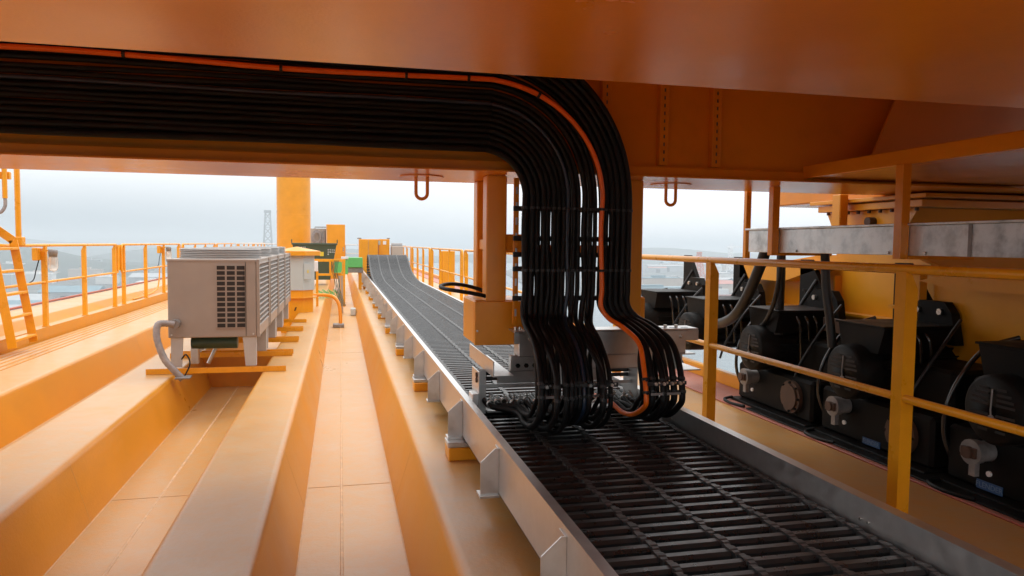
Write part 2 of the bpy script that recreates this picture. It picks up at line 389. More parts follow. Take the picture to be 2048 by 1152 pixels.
def lattice(name, label, x, y, z0, h, w0, w1, mat, cat, jib=0, thick=1.):
    t = thing(name, label, cat, (x, y, z0)); mb = MB(); n = 9
    def W_(f): return w0+(w1-w0)*f
    for sx in (-1, 1):
        for sy in (-1, 1): mb.bar((sx*w0/2, sy*w0/2, 0), (sx*w1/2, sy*w1/2, h), w0*.055*thick, w0*.055*thick)
    for k in range(n):
        f0, f1 = k/n, (k+1)/n; a, b = W_(f0)/2, W_(f1)/2
        for sy in (-1, 1):
            mb.bar((-a, sy*a, h*f0), (b, sy*b, h*f1), w0*.035*thick, w0*.035*thick); mb.bar((a, sy*a, h*f0), (-b, sy*b, h*f1), w0*.035*thick, w0*.035*thick)
            mb.bar((-b, sy*b, h*f1), (b, sy*b, h*f1), w0*.035*thick, w0*.035*thick)
            mb.bar((sy*a, -a, h*f0), (sy*b, b, h*f1), w0*.035*thick, w0*.035*thick)
    o = mb.build('tower', mat); o.parent = t
    c = MB().box(-w1*.7, w1*.7, -w1*.7, w1*.7, h, h+w1*.5)
    if jib: c.bar((-jib*.35, 0, h+w1*.7), (jib, 0, h+w1*.9), 2.2, 2.6); c.bar((0, 0, h), (0, 0, h+9), 1.5, 1.5); c.bar((0, 0, h+9), (jib*.8, 0, h+w1*.9), .5, .5)
    o = c.build('head', mat); o.parent = t
    return t
lattice('lattice_mast', 'slim white lattice mast far off beside the tall yellow column', -137, 1500, -73.5, 130, 22, 9, bldg_, 'mast', thick=1.15)
lattice('harbour_crane', 'hazy pale red lattice crane standing over the white ship', 598, 1150, -73.5, 62, 20, 5, lattr, 'crane')
lattice('harbour_crane', 'thin hazy white lattice crane right of the pale red crane', 760, 1330, -73.5, 70, 14, 5, lattm, 'crane', jib=26)
lattice('harbour_crane', 'red and white crane leg half hidden by the nearest rail post', 640, 1080, -73.5, 48, 8, 5, lattr, 'crane')
sh = thing('ship', 'long white ship moored below the pale red harbour crane', 'ship', (625, 1110, -75)); sh.rotation_euler.z = -.35
def child(mb, n, m, t): o = mb.build(n, m); o.parent = t; return o
child(MB().prism([(-55, -7), (48, -7), (62, 0), (48, 7), (-55, 7)], 'z', 0, 9), 'hull', bldw, sh)
child(MB().box(-50, -28, -6, 6, 9, 20).box(-46, -34, -5, 5, 20, 24), 'bridge', bldw, sh)
child(MB().bar((10, 0, 9), (10, 0, 24), .8, .8).bar((30, 0, 9), (30, 0, 20), .8, .8), 'mast', lattr, sh)
sh2 = thing('ship', 'small red hulled vessel below the white moored ship', 'ship', (560, 960, -75)); sh2.rotation_euler.z = -.3
child(MB().prism([(-30, -5), (26, -5), (36, 0), (26, 5), (-30, 5)], 'z', 0, 6), 'hull', roofr, sh2)
child(MB().box(-26, -12, -4, 4, 6, 14), 'bridge', bldw, sh2)

# ------------------------------------------------------------------ girder deck (corrugated box girder top)
Y0, Y1 = -3.0, 46.0
prof = [(-5.05, -2.6), (-5.05, -1.12), (-4.34, -1.12), (-4.22, -1.25), (-4.08, -1.25), (-4.08, -1.44), (-3.26, -1.44), (-3.15, -1.25),
        (-2.67, -1.25), (-2.55, H0), (-2.09, H0), (-1.97, -1.25), (-1.505, -1.25), (-1.395, H0), (-.855, H0), (-.735, -1.25),
        (-.333, -1.25), (-.215, H0), (.33, H0), (.445, -1.25), (3.42, -1.25), (3.42, -2.6)]
rads = [0, .04, .05, .03, .0, .0, .0, .045, .05, 0, 0, .05, .05, 0, 0, .05, .05, 0, 0, .06, .03, 0]
pf = fillet(prof, rads)
mb = MB(); ys = [Y0+i*(Y1-Y0)/14 for i in range(15)]; n = len(pf)
vs = [(x, y, z) for y in ys for x, z in pf]
mb.add(vs, [(j*n+i, j*n+i+1, (j+1)*n+i+1, (j+1)*n+i) for j in range(14) for i in range(n-1)], True)
deck = mb.build('deck', deckm); tag(deck, kind='structure')
ed = [p for p in deck.data.edges]
bmx = bmesh.new(); bmx.from_mesh(deck.data)
for e_ in bmx.edges:
    if len(e_.link_faces) == 2 and e_.calc_face_angle() > .30: e_.smooth = False
bmx.to_mesh(deck.data); bmx.free()
# weld seams: fine raised beads along troughs and across ridges
mb = MB()
def bead(pts, r=.0045): mb.tube(pts, r, 5)
def wob(y, a=.0015): return a*math.sin(y*7.3)+a*math.sin(y*17.1)
for X in (.004, -1.115, -2.32):
    for k in range(49): mb.prism([(X-.010, H0-.001), (X+.010, H0-.001), (X+.005, H0+.0035), (X-.005, H0+.0035)], 'y', Y0+k, Y0+k+1)
for X in (-.2145, .3295, -1.3945, -.8555, -2.549, -2.0905): bead([(X, Y0, H0+.001), (X, Y1, H0+.001)], .004)
for Yc in (4.557, 10.6, 16.6, 22.6, 28.6):
    for a, b in ((-2.67, -1.97), (-1.505, -.735), (-.333, .445)):
        pass
    for i in range(len(pf)-1):
        if -2.72 < pf[i][0] < .6 and -2.72 < pf[i+1][0] < .6 and max(pf[i][1], pf[i+1][1]) > -1.6:
            mb.tube([(pf[i][0], Yc, pf[i][1]-.001), (pf[i+1][0], Yc, pf[i+1][1]-.001)], .0014, 5, False)
for Yc in (4.93, 11.0, 17.0, 23.0):
    for a, b in ((-.215, .33), (-1.395, -.855), (-2.55, -2.09)): mb.tube([(a, Yc, H0), (b, Yc+.01, H0)], .0028, 5)
sm_ = mb.build('deck_welds', weld); tag(sm_, kind='structure')
# transverse plate closing the trough under the cooling units
mb = MB(); mb.prism([(-1.50, -1.256), (-1.39, H0-.02), (-.86, H0-.02), (-.74, -1.256)], 'y', 8.62, 8.64)
o = mb.build('deck_bulkhead', deckm); tag(o, kind='structure')
# walkway strips and red rail strip
mb = MB()
for i in range(8):
    x = -4.03+i*.095; mb.box(x, x+.072, Y0, Y1, -1.435, -1.415, .006)
o = mb.build('walkway_planks', deckm); tag(o, kind='structure')
o = MB().box(2.99, 3.37, Y0, Y1, -1.249, -1.238, .004).build('red_strip', redp); tag(o, kind='structure')
o = MB().box(3.372, 3.45, Y0, Y1, -1.249, -1.13, .012).build('deck_kerb', paint); tag(o, kind='structure')
o = MB().tube([(-5.055, Y0, -1.10), (-5.055, Y1, -1.10)], .022, 8).build('deck_edge_bar', redp); tag(o, kind='structure')

# ------------------------------------------------------------------ guard rails
def rail_section(X, ys, side, label, group, ztop=-.085, zmid=-.61, zb=-1.249):
    """side = +1: post leg turned to +X; -1: to -X"""
    y0, y1 = ys[0], ys[-1]
    t = thing('guard_rail', label, 'guard rail', (X, y0, zb), group)
    e0, e1 = y0-.16, y1+.16; c = .10
    arc0 = [(X, e0+c*(1-math.sin(a)), ztop-c*(1-math.cos(a))) for a in [PI/2*(1-k/5) for k in range(6)]]
    arc1 = [(X, e1-c*(1-math.sin(a)), ztop-c*(1-math.cos(a))) for a in [PI/2*k/5 for k in range(6)]]
    loop = [(X, e0, zmid)]+arc0+arc1+[(X, e1, zmid)]
    MB().tube(loop, .021, 10).build('top_rail', railm, t)
    MB().tube([(X, e0, zmid), (X, e1, zmid)], .018, 10).build('mid_rail', railm, t)
    for y in ys:
        m = MB(); w = .062; th = .008; zt = ztop-.012
        x0 = X+.020*side*-1
        # leg facing the walkway and leg across it, top corner cut
        m.box(x0, x0+th*side, y-.02, y-.02+w, zb, zt)
        xs = (x0+th*side, x0+w*side)
        pl = [(xs[0], zb), (xs[1], zb), (xs[1], zt-.075), (xs[0]+.018*side, zt), (xs[0], zt)]
        m.prism(pl, 'y', y-.02, y-.02+th)
        m.box(x0-.01*side, x0+.07*side, y-.03, y+.05, zb, zb+.010)
        m.build('post', railm, t)
    return t
GL, GR = 'guard rail lengths along the left deck edge', 'guard rail lengths along the right deck edge'
names_l = ['left guard rail length nearest the camera, passing behind the access ladder', 'left guard rail length with a jar lamp on its first clear post beside the ladder',
           'left guard rail length with a jar lamp just left of the cooling unit', 'first left guard rail length whose posts show above the cooling unit fans',
           'second left guard rail length seen above the cooling unit fans', 'third left guard rail length seen above the cooling unit fans', 'farthest left guard rail length running up to the tall column']
for i, k in enumerate(range(-2, 5)):
    y = 15.66+5.6*k; rail_section(-4.11, [y+1.67*j for j in range(4)], -1, names_l[i], GL)
rail_section(2.37, [-.70, 1.00, 2.68, 4.38, 6.05], 1, 'near right guard rail in front of the black motors', GR, ztop=-.087, zmid=-.645)
for y, lb in ((9.50, 'right guard rail length just behind the hanging yellow tow columns'), (15.10, 'right guard rail length beside the rise of the cable chain'),
              (20.70, 'right guard rail length just past the top of the chain'), (26.3, 'farthest right guard rail length near the yellow cabinets')):
    rail_section(2.45, [y+1.67*j for j in range(4)], 1, lb, GR, ztop=-.13, zmid=-.66)
o = thing('end_rail', 'thin grey cross rail between the yellow panel and the cabinet at the far end', 'guard rail', (-.2, 30, -1.25))
MB().tube([(-4, 30, -.08), (2.6, 30, -.08)], .02, 8).build('top_rail', alu, o); MB().tube([(-4, 30, -.43), (2.6, 30, -.43)], .018, 8).build('mid_rail', alu, o)
for x in (-3.9, -2.2, -.9, .2, 2.5): MB().bar((x, 30, -1.25), (x, 30, -.08), .04, .04, (0, 1, 0)).build('post', alu, o)

# jar lamps on the left rail
def jar_lamp(y, label):
    t = thing('jar_lamp', label, 'lamp', (-4.0, y, -.2), 'jar lamps on the left guard rail')
    MB().box(-4.22, -4.15, y-.09, y+.09, -.30, -.12, .01).build('bracket', railm, t)
    MB().lathe([(0, .0), (.055, .0), (.06, -.02), (.06, -.055), (.055, -.06), (.055, -.10), (0, -.10)], (-3.98, y, -.145), 16).build('cap', greym, t)
    g = MB().lathe([(.05, 0), (.062, -.04), (.062, -.15), (.045, -.20), (0, -.215)], (-3.98, y, -.245), 16).build('glass', gmat, t)
    MB().cyl((-3.98, y, -.25), (-3.98, y, -.36), .022, 10).build('bulb', white, g)
    MB().tube(smooth_path([(-4.16, y, -.29), (-4.17, y-.08, -.43), (-4.16, y-.2, -.56), (-4.14, y-.42, -.60)]), .008, 6).build('wire', rubber, t)
    MB().bar((-4.13, y, -.17), (-3.98, y, -.15), .02, .02).build('arm', railm, t)
jar_lamp(11.66, 'clear jar lamp on the rail post beside the access ladder'); jar_lamp(18.9, 'clear jar lamp on the rail post just left of the cooling unit')
o = MB().tube(smooth_path([(-4.16, 18.8, -.60), (-4.16, 18.7, -.95), (-4.18, 18.5, -1.15), (-4.2, 17.6, -1.22), (-4.22, 16.7, -1.23)]), .016, 8).build('conduit', paint)
tag(o, 'thin orange conduit dropping from the jar lamp left of the cooling unit', 'pipe')
o = MB().prism([(15.12, -.09), (15.62, -.09), (15.62, -.58), (15.12, -.58)], 'x', -4.135, -4.125).build('rail_gap_plate', railm)
tag(o, 'narrow orange plate closing the gap between two left guard rail lengths', 'plate')

# access ladder on the left --------------------------------------------------
t = thing('ladder', 'orange access ladder leaning over the left guard rail', 'ladder', (-3.86, 10.2, -1.25))
la, lb = Vector((-3.83, 9.9, -1.40)), Vector((-3.83, 9.72, -.10))
for dy, nm in ((0, 0), (.62, 1)):
    a = Vector((-3.82, 9.85+dy, -1.31)); b = Vector((-4.02, 9.85+dy, -.02)); c = Vector((-4.20, 9.85+dy, .12)); d = Vector((-5.0, 9.85+dy, .14))
    m = MB(); m.bar(a, b, .012, .10, (1, 0, 0)); m.bar(b-Vector((0, 0, .0)), c, .012, .10, (1, 0, 0)); m.bar(c, d, .012, .12, (0, 0, 1)); m.build('stringer', railm, t)
for k in range(5):
    z = -1.22+k*.275; f = (z+1.42)/1.40; x = -3.80-.22*f
    MB().box(x-.05, x+.05, 9.86, 10.46, z-.016, z+.016, .004).build('rung', railm, t)
MB().box(-5.0, -4.22, 9.86, 10.46, .17, .185).build('platform', railm, t)
t = thing('stanchion', 'tall thin orange pipe above the access ladder at the left edge', 'post', (-4.12, 10.6, .0))
MB().tube([(-4.12, 10.9, .02), (-4.12, 10.9, 2.2)], .034, 10).build('pipe', railm, t); MB().box(-4.18, -4.06, 10.84, 10.96, -.09, .03, .01).build('foot', railm, t)
t = thing('conduit_bend', 'orange conduit with grey flexible end hanging at the top left edge', 'pipe', (-4.3, 10.3, 1.0))
MB().tube([(-4.03, 10.3, .50), (-4.03, 10.3, 2.2)], .028, 8).build('pipe', railm, t)
MB().tube(smooth_path([(-4.03, 10.3, .50), (-4.03, 10.29, .40), (-4.08, 10.26, .32), (-4.20, 10.2, .31)]), .020, 8).build('flexible_end', conduit, t)
MB().box(-4.5, -3.99, 10.34, 10.40, .74, .83, .006).build('bracket', railm, t)
MB().box(-4.24, -4.13, 10.25, 10.33, .28, 2.2, .01).build('channel', railm, t)

# ------------------------------------------------------------------ cooling units
def ac_unit(y):
    t = thing('cooling_unit', '', 'cooling unit', (-1.18, y, H1), 'row of grey condenser units')
    x0, x1, z0, z1, d = -1.575, -.785, -.915, -.17, 1.08
    body = MB().box(x0, x1, y, y+d, z0, z1, .008).build('casing', acpaint, t)
    # rim seams
    MB().box(x0-.004, x1+.004, y-.004, y+d+.004, z1-.022, z1-.004).build('lid', acpaint, t)
    g = MB(); g.box(x0+.425, x1-.118, y-.008, y-.002, z0+.085, z1-.05)
    gr = g.build('front_grille', acpaint, t)
    h = MB(); cw = .078; gx = x0+.437
    for c in range(3):
        for r in range(12):
            zz = z1-.062-r*.0500; h.box(gx+c*.089, gx+c*.089+cw-.006, y-.0115, y-.009, zz-.036, zz)
    h.build('vent_slot', holem, gr)
    # right side coil face with bars
    cf = MB().box(x1+.001, x1+.008, y+.03, y+d-.03, z0+.10, z1-.03).build('coil', acdark, t)
    b = MB()
    for k in range(13): zz = z0+.10+k*.0505; b.box(x1+.010, x1+.022, y+.03, y+d-.03, zz-.005, zz+.006)
    for k in range(22): yy = y+.05+k*(d-.1)/21; b.box(x1+.0095, x1+.014, yy-.0025, yy+.0025, z0+.10, z1-.03)
    b.build('guard_bars', acwhite, cf)
    p = MB(); p.box(x1+.002, x1+.028, y, y+.045, z0, z1); p.box(x1+.002, x1+.028, y+d-.075, y+d, z0, z1); p.box(x1+.002, x1+.02, y+.047, y+d-.077, z1-.05, z1-.001); p.box(x1+.002, x1+.02, y+.047, y+d-.077, z0, z0+.095)
    p.build('side_frame', acpaint, t)
    MB().box(x1-.098, x1-.094, y-.0045, y-.001, z0+.01, z1-.03).build('panel_seam', holem, t)
    fan = MB(); cx, cy = (x0+x1)/2, y+d/2; R = .375
    fan.lathe([(R-.012, .001), (R-.03, .085)], (cx, cy, z1+.001), 40)
    pr = []
    for k in range(6): pr += [(R-.004, k*.0165+.002), (R+.014, k*.0165+.004), (R+.014, k*.0165+.010), (R-.004, k*.0165+.013)]
    fan.lathe(pr, (cx, cy, z1), 40, False)
    fr = fan.build('fan_shroud', acwhite, t)
    f = MB()
    for rr in (.06, .13, .20, .27, .34): f.tube([(cx+rr*math.cos(a*PI/16), cy+rr*math.sin(a*PI/16), z1+.098) for a in range(32)], .003, 5, closed=True)
    for a in range(8): f.tube([(cx, cy, z1+.099), (cx+.365*math.cos(a*PI/4), cy+.365*math.sin(a*PI/4), z1+.097)], .003, 5)
    f.build('fan_guard', acwhite, fr)
    bl = MB()
    for a in range(4):
        A = a*PI/2+.3; ca, sa = math.cos(A), math.sin(A)
        bl.add([(cx+.06*ca, cy+.06*sa, z1+.03), (cx+.31*ca, cy+.31*sa, z1+.03), (cx+.30*math.cos(A+.7), cy+.30*math.sin(A+.7), z1+.07), (cx+.06*math.cos(A+.9), cy+.06*math.sin(A+.9), z1+.06)], [(0, 1, 2, 3)])
    bl.cyl((cx, cy, z1+.02), (cx, cy, z1+.08), .06, 14); bl.build('fan_blades', blackg, fr)
    for yy, hh in ((y+.01, 1), (y+d-.07, 1)):
        for xs in (0, 1):
            m = MB(); zb = H1+.055
            if xs == 0: q = [(x0+.02, z0), (x0+.13, z0), (x0+.115, zb), (x0+.025, zb)]
            else: q = [(x1-.13, z0), (x1-.01, z0), (x1-.01, zb), (x1-.105, zb)]
            m.prism(q, 'y', yy, yy+.012); 
            xe = q[0][0] if xs == 0 else q[1][0]
            m.box(xe-.006 if xs else xe-.002, xe+.002 if xs else xe+.006, yy+.012, yy+.07, zb, z0)
            m.build('leg', acwhite, t)
    m = MB().cyl((x0+.17, y+.20, z0-.07), (x1-.20, y+.20, z0-.07), .062, 20)
    m.build('receiver', greencyl, t)
    m = MB().box(x0+.16, x0+.23, y+.18, y+.26, H1+.055, z0-.12, .005); m.cyl((x0+.3, y+.3, H1+.04), (x0+.42, y+.38, z0-.02), .018, 8); m.build('strut', alu, t)
    b = MB()
    for yy in (y+.04, y+d-.04):
        for zz in (z0+.03, z1-.05): b.cyl((x1+.022, yy-.01, zz), (x1+.030, yy-.01, zz), .009, 8)
    for xx in (x0+.03, x1-.03): b.cyl((xx, y-.001, z0+.03), (xx, y-.007, z0+.03), .008, 8)
    b.build('screw', steel, t)
    return t
ac = ac_unit(7.40)
ac['label'] = 'nearest grey cooling unit, showing its slotted front panel'
for k, lb in ((1, 'second grey cooling unit in the row, behind the one with the slotted front'), (2, 'third grey cooling unit in the row, counted from the slotted front'), (3, 'farthest grey cooling unit, next to the yellow roofed kiosk')):
    dup(ac, (0, 1.155*k, 0), lb)
bl = ['nearest orange mounting bar, under the front legs of the cooling units', 'second orange mounting bar under the cooling units', 'third orange mounting bar under the cooling units', 'fourth orange mounting bar under the cooling units',
      'fifth orange mounting bar under the cooling units', 'sixth orange mounting bar under the cooling units', 'seventh orange mounting bar under the cooling units', 'farthest orange mounting bar under the cooling units']
for i in range(8):
    y = 7.36+(i//2)*1.155+(i % 2)*1.0
    o = MB().prism([(y, H1+.002), (y+.05, H1+.002), (y+.05, H1+.010), (y+.008, H1+.010), (y+.008, H1+.054), (y, H1+.054)], 'x', -1.765, -.515).build('mounting_bar', railm)
    tag(o, bl[i], 'mounting bar', 'mounting bars under the cooling units')
    for x in (-1.5, -.83): MB().cyl((x, y+.028, H1+.010), (x, y+.028, H1+.024), .011, 6).build('bolt', steel, o)
t = thing('conduit_hose', 'grey flexible conduit curling from the near cooling unit down to the deck', 'hose', (-1.6, 7.25, H1))
P = smooth_path([(-1.50, 7.30, -.775), (-1.585, 7.27, -.76), (-1.63, 7.24, -.78), (-1.625, 7.2, -.90), (-1.56, 7.16, -1.07), (-1.48, 7.14, -1.17), (-1.42, 7.14, -1.24), (-1.40, 7.14, -1.262)], 7)
MB().tube(P, [.030 + (.0025 if i % 2 else 0) for i in range(len(P))], 10).build('hose', conduit, t)
MB().cyl((-1.50, 7.395, -.775), (-1.50, 7.30, -.775), .042, 14).build('socket', greym, t)
MB().tube(smooth_path([(-1.40, 7.18, -1.25), (-1.35, 7.2, -1.13), (-1.39, 7.24, -1.05), (-1.44, 7.3, -1.10)]), .007, 6).build('wire', rubber, t)
MB().box(-1.46, -1.33, 7.08, 7.2, -1.252, -1.235, .004).build('deck_gland', greym, t)

# ------------------------------------------------------------------ far deck furniture
t = thing('kiosk', 'grey octagonal kiosk with shallow yellow pointed roof behind the cooling units', 'kiosk', (-.76, 13.75, H1))
def octo(r, cx=-.76, cy=13.75, rot=PI/8): return [(cx+r*math.cos(rot+k*PI/4), cy+r*math.sin(rot+k*PI/4)) for k in range(8)]
MB().prism(octo(.30), 'z', H0, -.85).build('pedestal', paint, t); MB().prism(octo(.37), 'z', -.99, -.975).build('flange', paint, t)
MB().prism(octo(.325), 'z', -.85, -.23).build('cabinet', kiosk, t)
d = MB().box(-.62, -.50, 13.42, 13.452, -.66, -.38, .004).build('door', kiosk, t); MB().box(-.565, -.545, 13.41, 13.418, -.54, -.49).build('handle', signy, d)
m = MB().prism(octo(.44), 'z', -.235, -.16); v = octo(.44); m.add([(x, y, -.159) for x, y in v]+[(-.76, 13.75, -.08)], [(i, (i+1) % 8, 8) for i in range(8)]); m.build('roof', paint, t)
t = thing('round_column', 'tall round yellow column rising out of the far deck', 'column', (-1.62, 27.5, H1))
MB().cyl((-1.62, 27.5, -1.25), (-1.62, 27.5, 7), .585, 48).build('shaft', paint, t); MB().lathe([(.586, 0), (.592, .008), (.592, .02), (.586, .028)], (-1.62, 27.5, .95), 48).build('seam_ring', paint, t); MB().cyl((-1.62, 27.5, -1.25), (-1.62, 27.5, -1.2), .72, 32).build('base_plate', paint, t)
# green skip with stencilled marks
t = thing('waste_skip', 'dark green tapered skip with white stencil marks in front of the column', 'skip', (-.72, 22.6, H1))
w0, w1 = .62, .46
vs = []
for z, w, dd in ((-1.1, .43, .30), (-.05, .62, .5)):
    for sx, sy in ((-1, -1), (1, -1), (1, 1), (-1, 1)): vs.append((-.725+sx*w, 22.6+sy*dd, z))
MB().add(vs, [(0, 3, 2, 1), (0, 1, 5, 4), (1, 2, 6, 5), (2, 3, 7, 6), (3, 0, 4, 7), (4, 5, 6, 7)]).build('bin', skipg, t)
MB().box(-1.37, -.08, 22.07, 22.13, -.075, -.02, .008).box(-1.37, -1.31, 22.13, 23.1, -.075, -.02, .008).box(-.14, -.08, 22.13, 23.1, -.075, -.02, .008).build('rim', skipg, t)
MB().box(-1.38, -1.35, 22.1, 22.14, -.02, .08).box(-.10, -.07, 22.1, 22.14, -.02, .08).build('lug', skipg, t)
m = MB()
rnd = random.Random(3)
def skip_y(z): return 22.1+(-.05-z)/(1.05)*.2-.006
def glyphs(x, z, nn, s):
    for g in range(nn):
        for q in range(5):
            a, b = rnd.random()*.6, rnd.random()*.6
            gx, gz = x+g*s*1.25, z
            if q % 2: m.box(gx+a*s, gx+a*s+s*.16, skip_y(gz)-.006, skip_y(gz), gz, gz+s*.9)
            else: m.box(gx, gx+s*.85, skip_y(gz)-.006, skip_y(gz), gz+b*s*1.2, gz+b*s*1.2+s*.14)
glyphs(-1.17, -.165, 4, .042); glyphs(-.36, -.235, 4, .045); glyphs(-.36, -.30, 4, .045); glyphs(-.36, -.365, 1, .045)
m.build('stencil', white, t)
MB().box(-.58, -.47, skip_y(-.35)-.008, skip_y(-.35), -.40, -.27).build('sticker', signy, t)
t = thing('tall_cabinet', 'tall plain yellow panel standing right of the green skip', 'cabinet', (-.15, 26.3, H1))
MB().box(-.465, .165, 26.0, 26.5, -1.25, .62, .01).build('casing', paint, t); MB().box(-.45, -.435, 25.993, 25.999, -1.1, .6).build('door_seam', weld, t); MB().box(.09, .12, 25.985, 25.999, -.3, -.15).build('handle', steel, t)
t = thing('hose_reel', 'coiled hose reel in a brown frame between the column and the tall panel', 'hose reel', (-.72, 26.2, 0))
MB().box(-1.0, -.48, 26.45, 26.5, -.6, .48, .01).build('back_plate', bldb, t); m = MB()
for r in (.16, .19, .22, .25): m.tube([(-.78+r*.7*math.cos(a*PI/14), 26.3+.02*(r > .2), .17+r*math.sin(a*PI/14)) for a in range(28)], .018, 7, closed=True)
m.build('hose', conduit, t); MB().box(-.60, -.50, 26.25, 26.45, -.1, .42, .01).build('drum_guard', greym, t); MB().tube([(-.85, 26.4, .46), (-.85, 26.4, .53), (-.48, 26.4, .53)], .018, 8).build('pipe', greym, t)
t = thing('yellow_cabinet', 'wide yellow double door cabinet behind the top of the cable chain', 'cabinet', (.95, 25.4, H1))
MB().box(.615, 1.24, 25.1, 25.8, -1.25, .125, .01).build('casing', paint, t)
for x in (.63, .93): MB().box(x, x+.285, 25.085, 25.099, -1.1, .10, .004).build('door', paint, t)
MB().box(.56, .70, 25.2, 25.5, .13, .17, .01).build('top_light', greym, t); MB().bar((.918, 25.08, -1), (.918, 25.08, .1), .012, .012, (0, 1, 0)).build('door_seam', weld, t)
t = thing('yellow_cabinet', 'smaller yellow cabinet with a white notice right of the double door one', 'cabinet', (1.5, 25.6, H1))
MB().box(1.27, 1.64, 25.4, 26.0, -1.25, .135, .01).build('casing', paint, t); MB().box(1.42, 1.53, 25.385, 25.398, -.05, .07).build('notice', white, t); MB().box(1.26, 1.33, 25.37, 25.398, -.06, .08).build('switch_box', kiosk, t)
MB().box(1.56, 1.66, 25.5, 25.6, .14, .18).build('top_light', greym, t)
t = thing('dome_hood', 'round topped brownish hood beside the far right guard rail', 'hood', (1.95, 25.6, H1))
MB().box(1.70, 2.10, 25.3, 25.8, -1.25, -.10, .02).build('casing', bldb, t); MB().cyl((1.72, 25.55, -.11), (2.08, 25.55, -.11), .12, 20).build('cap', greym, t)
t = thing('green_box', 'bright green box with pale lid behind the yellow frame', 'box', (.03, 19.2, -.8)); MB().box(-.15, .19, 19.0, 19.4, -.80, -.42, .01).build('casing', brightg, t); MB().box(.02, .20, 18.98, 19.42, -.418, -.36, .006).build('lid', bldw, t); MB().box(-.05, .05, 19.1, 19.3, -1.62, -.80).build('stand', paint, t)
t = thing('green_box', 'bright green box at the far end of the chain trough', 'box', (.39, 20.2, -.8)); MB().box(.20, .585, 20.0, 20.4, -.66, -.395, .01).build('casing', brightg, t); MB().box(.18, .60, 20.05, 20.5, -.80, -.66, .006).build('base', greym, t)
MB().box(.48, .56, 20.1, 20.4, -1.25, -.80).build('stand', paint, t)
# yellow service frame with cables draped on it
t = thing('service_frame', 'yellow pipe frame with hanging green wires in front of the green box', 'frame', (-.2, 17, H0))
MB().bar((-.85, 17, -.40), (.11, 17, -.40), .05, .06).bar((-.5, 17, -.72), (.11, 17, -.72), .05, .05).build('crossbar', railm, t)
for x, zb in ((-.22, -.72), (-.15, -.72), (.085, -1.45)): MB().bar((x, 17, zb), (x, 17, -.38), .045, .045, (0, 1, 0)).build('post', railm, t)
MB().bar((-.02, 17.0, H0), (-.02, 17, -.72), .045, .045, (0, 1, 0)).bar((.04, 17.3, H0), (.04, 17.3, -.72), .05, .05, (0, 1, 0)).build('leg', bldb, t)
MB().tube([(.06, 16.96, -.66+.0), (.0, 16.96, -.69), (-.16, 16.96, -.69)], .012, 6).tube([(.03, 16.96, -.43), (.05, 16.96, -.47), (.05, 16.96, -.62), (.03, 16.96, -.66)], .012, 6).build('loop_handle', railm, t)
m = MB()
for i in range(6):
    x = -.13+.02*i; m.tube(smooth_path([(x, 16.93, -.40), (x-.04, 16.9, -.6), (x+.03*math.sin(i*2), 16.88, -.85), (x+.05, 16.86, -1.15), (x+.15, 16.8, -1.42)]), .006, 5)
m.build('wire', greencyl, t)
m = MB()
for i in range(14): m.tube(smooth_path([(-.55+.03*i, 16.8+.02*(i % 3), -1.24), (-.5+.03*i, 16.9, -1.05-.02*(i % 4)), (-.42+.03*i, 16.9, -1.23)]), .007, 5)
o = m.build('green_hose_heap', brightg); tag(o, 'small heap of green hose lying on the ridge under the yellow frame', 'hose')
t = thing('bent_pipe', 'orange pipe bending from the ridge down into the near trough', 'pipe', (0, 14.5, H0))
MB().tube(smooth_path([(-.55, 14.6, -1.02), (-.30, 14.6, -1.015), (-.13, 14.55, -1.05), (-.03, 14.5, -1.18), (.0, 14.45, -1.4), (.0, 14.4, -1.6)]), .033, 12).build('pipe', under, t)
MB().box(-.14, .07, 14.28, 14.5, H0+.001, H0+.07, .01).build('foot', greym, t)
t = thing('junction_post', 'yellow post with small white switch boxes right of the kiosk', 'post', (-.5, 14.2, H1))
MB().bar((-.52, 14.2, -1.25), (-.52, 14.2, -.60), .05, .05, (0, 1, 0)).build('post', railm, t); MB().bar((-.44, 14.8, -1.25), (-.44, 14.8, -.55), .045, .045, (0, 1, 0)).build('post', railm, t)
MB().box(-.58, -.48, 14.1, 14.2, -.62, -.45, .006).build('switch_box', bldw, t); MB().box(-.49, -.42, 14.6, 14.7, -.56, -.36, .006).build('switch_box', white, t)
m = MB()
for i in range(3): m.tube(smooth_path([(-.55+.02*i, 14.12, -.62), (-.58+.02*i, 14.1, -.8), (-.70, 13.95-.1*i, -1.0), (-.78, 13.6-.1*i, -1.2)]), .012, 6)
m.build('wire', rubber, t)
o = MB().box(.22, .34, 16.6, 16.9, H0+.001, H0+.16, .015).build('floor_box', kiosk); tag(o, 'small white box on the trough floor below the yellow frame', 'box')
t = thing('yellow_locker', 'narrow yellow locker standing outside the right guard rail', 'locker', (2.9, 20.5, H1)); MB().box(2.75, 3.1, 20.2, 20.7, -1.24, -.2, .01).build('casing', paint, t); MB().box(2.735, 2.749, 20.3, 20.6, -1.1, -.3).build('door', paint, t)

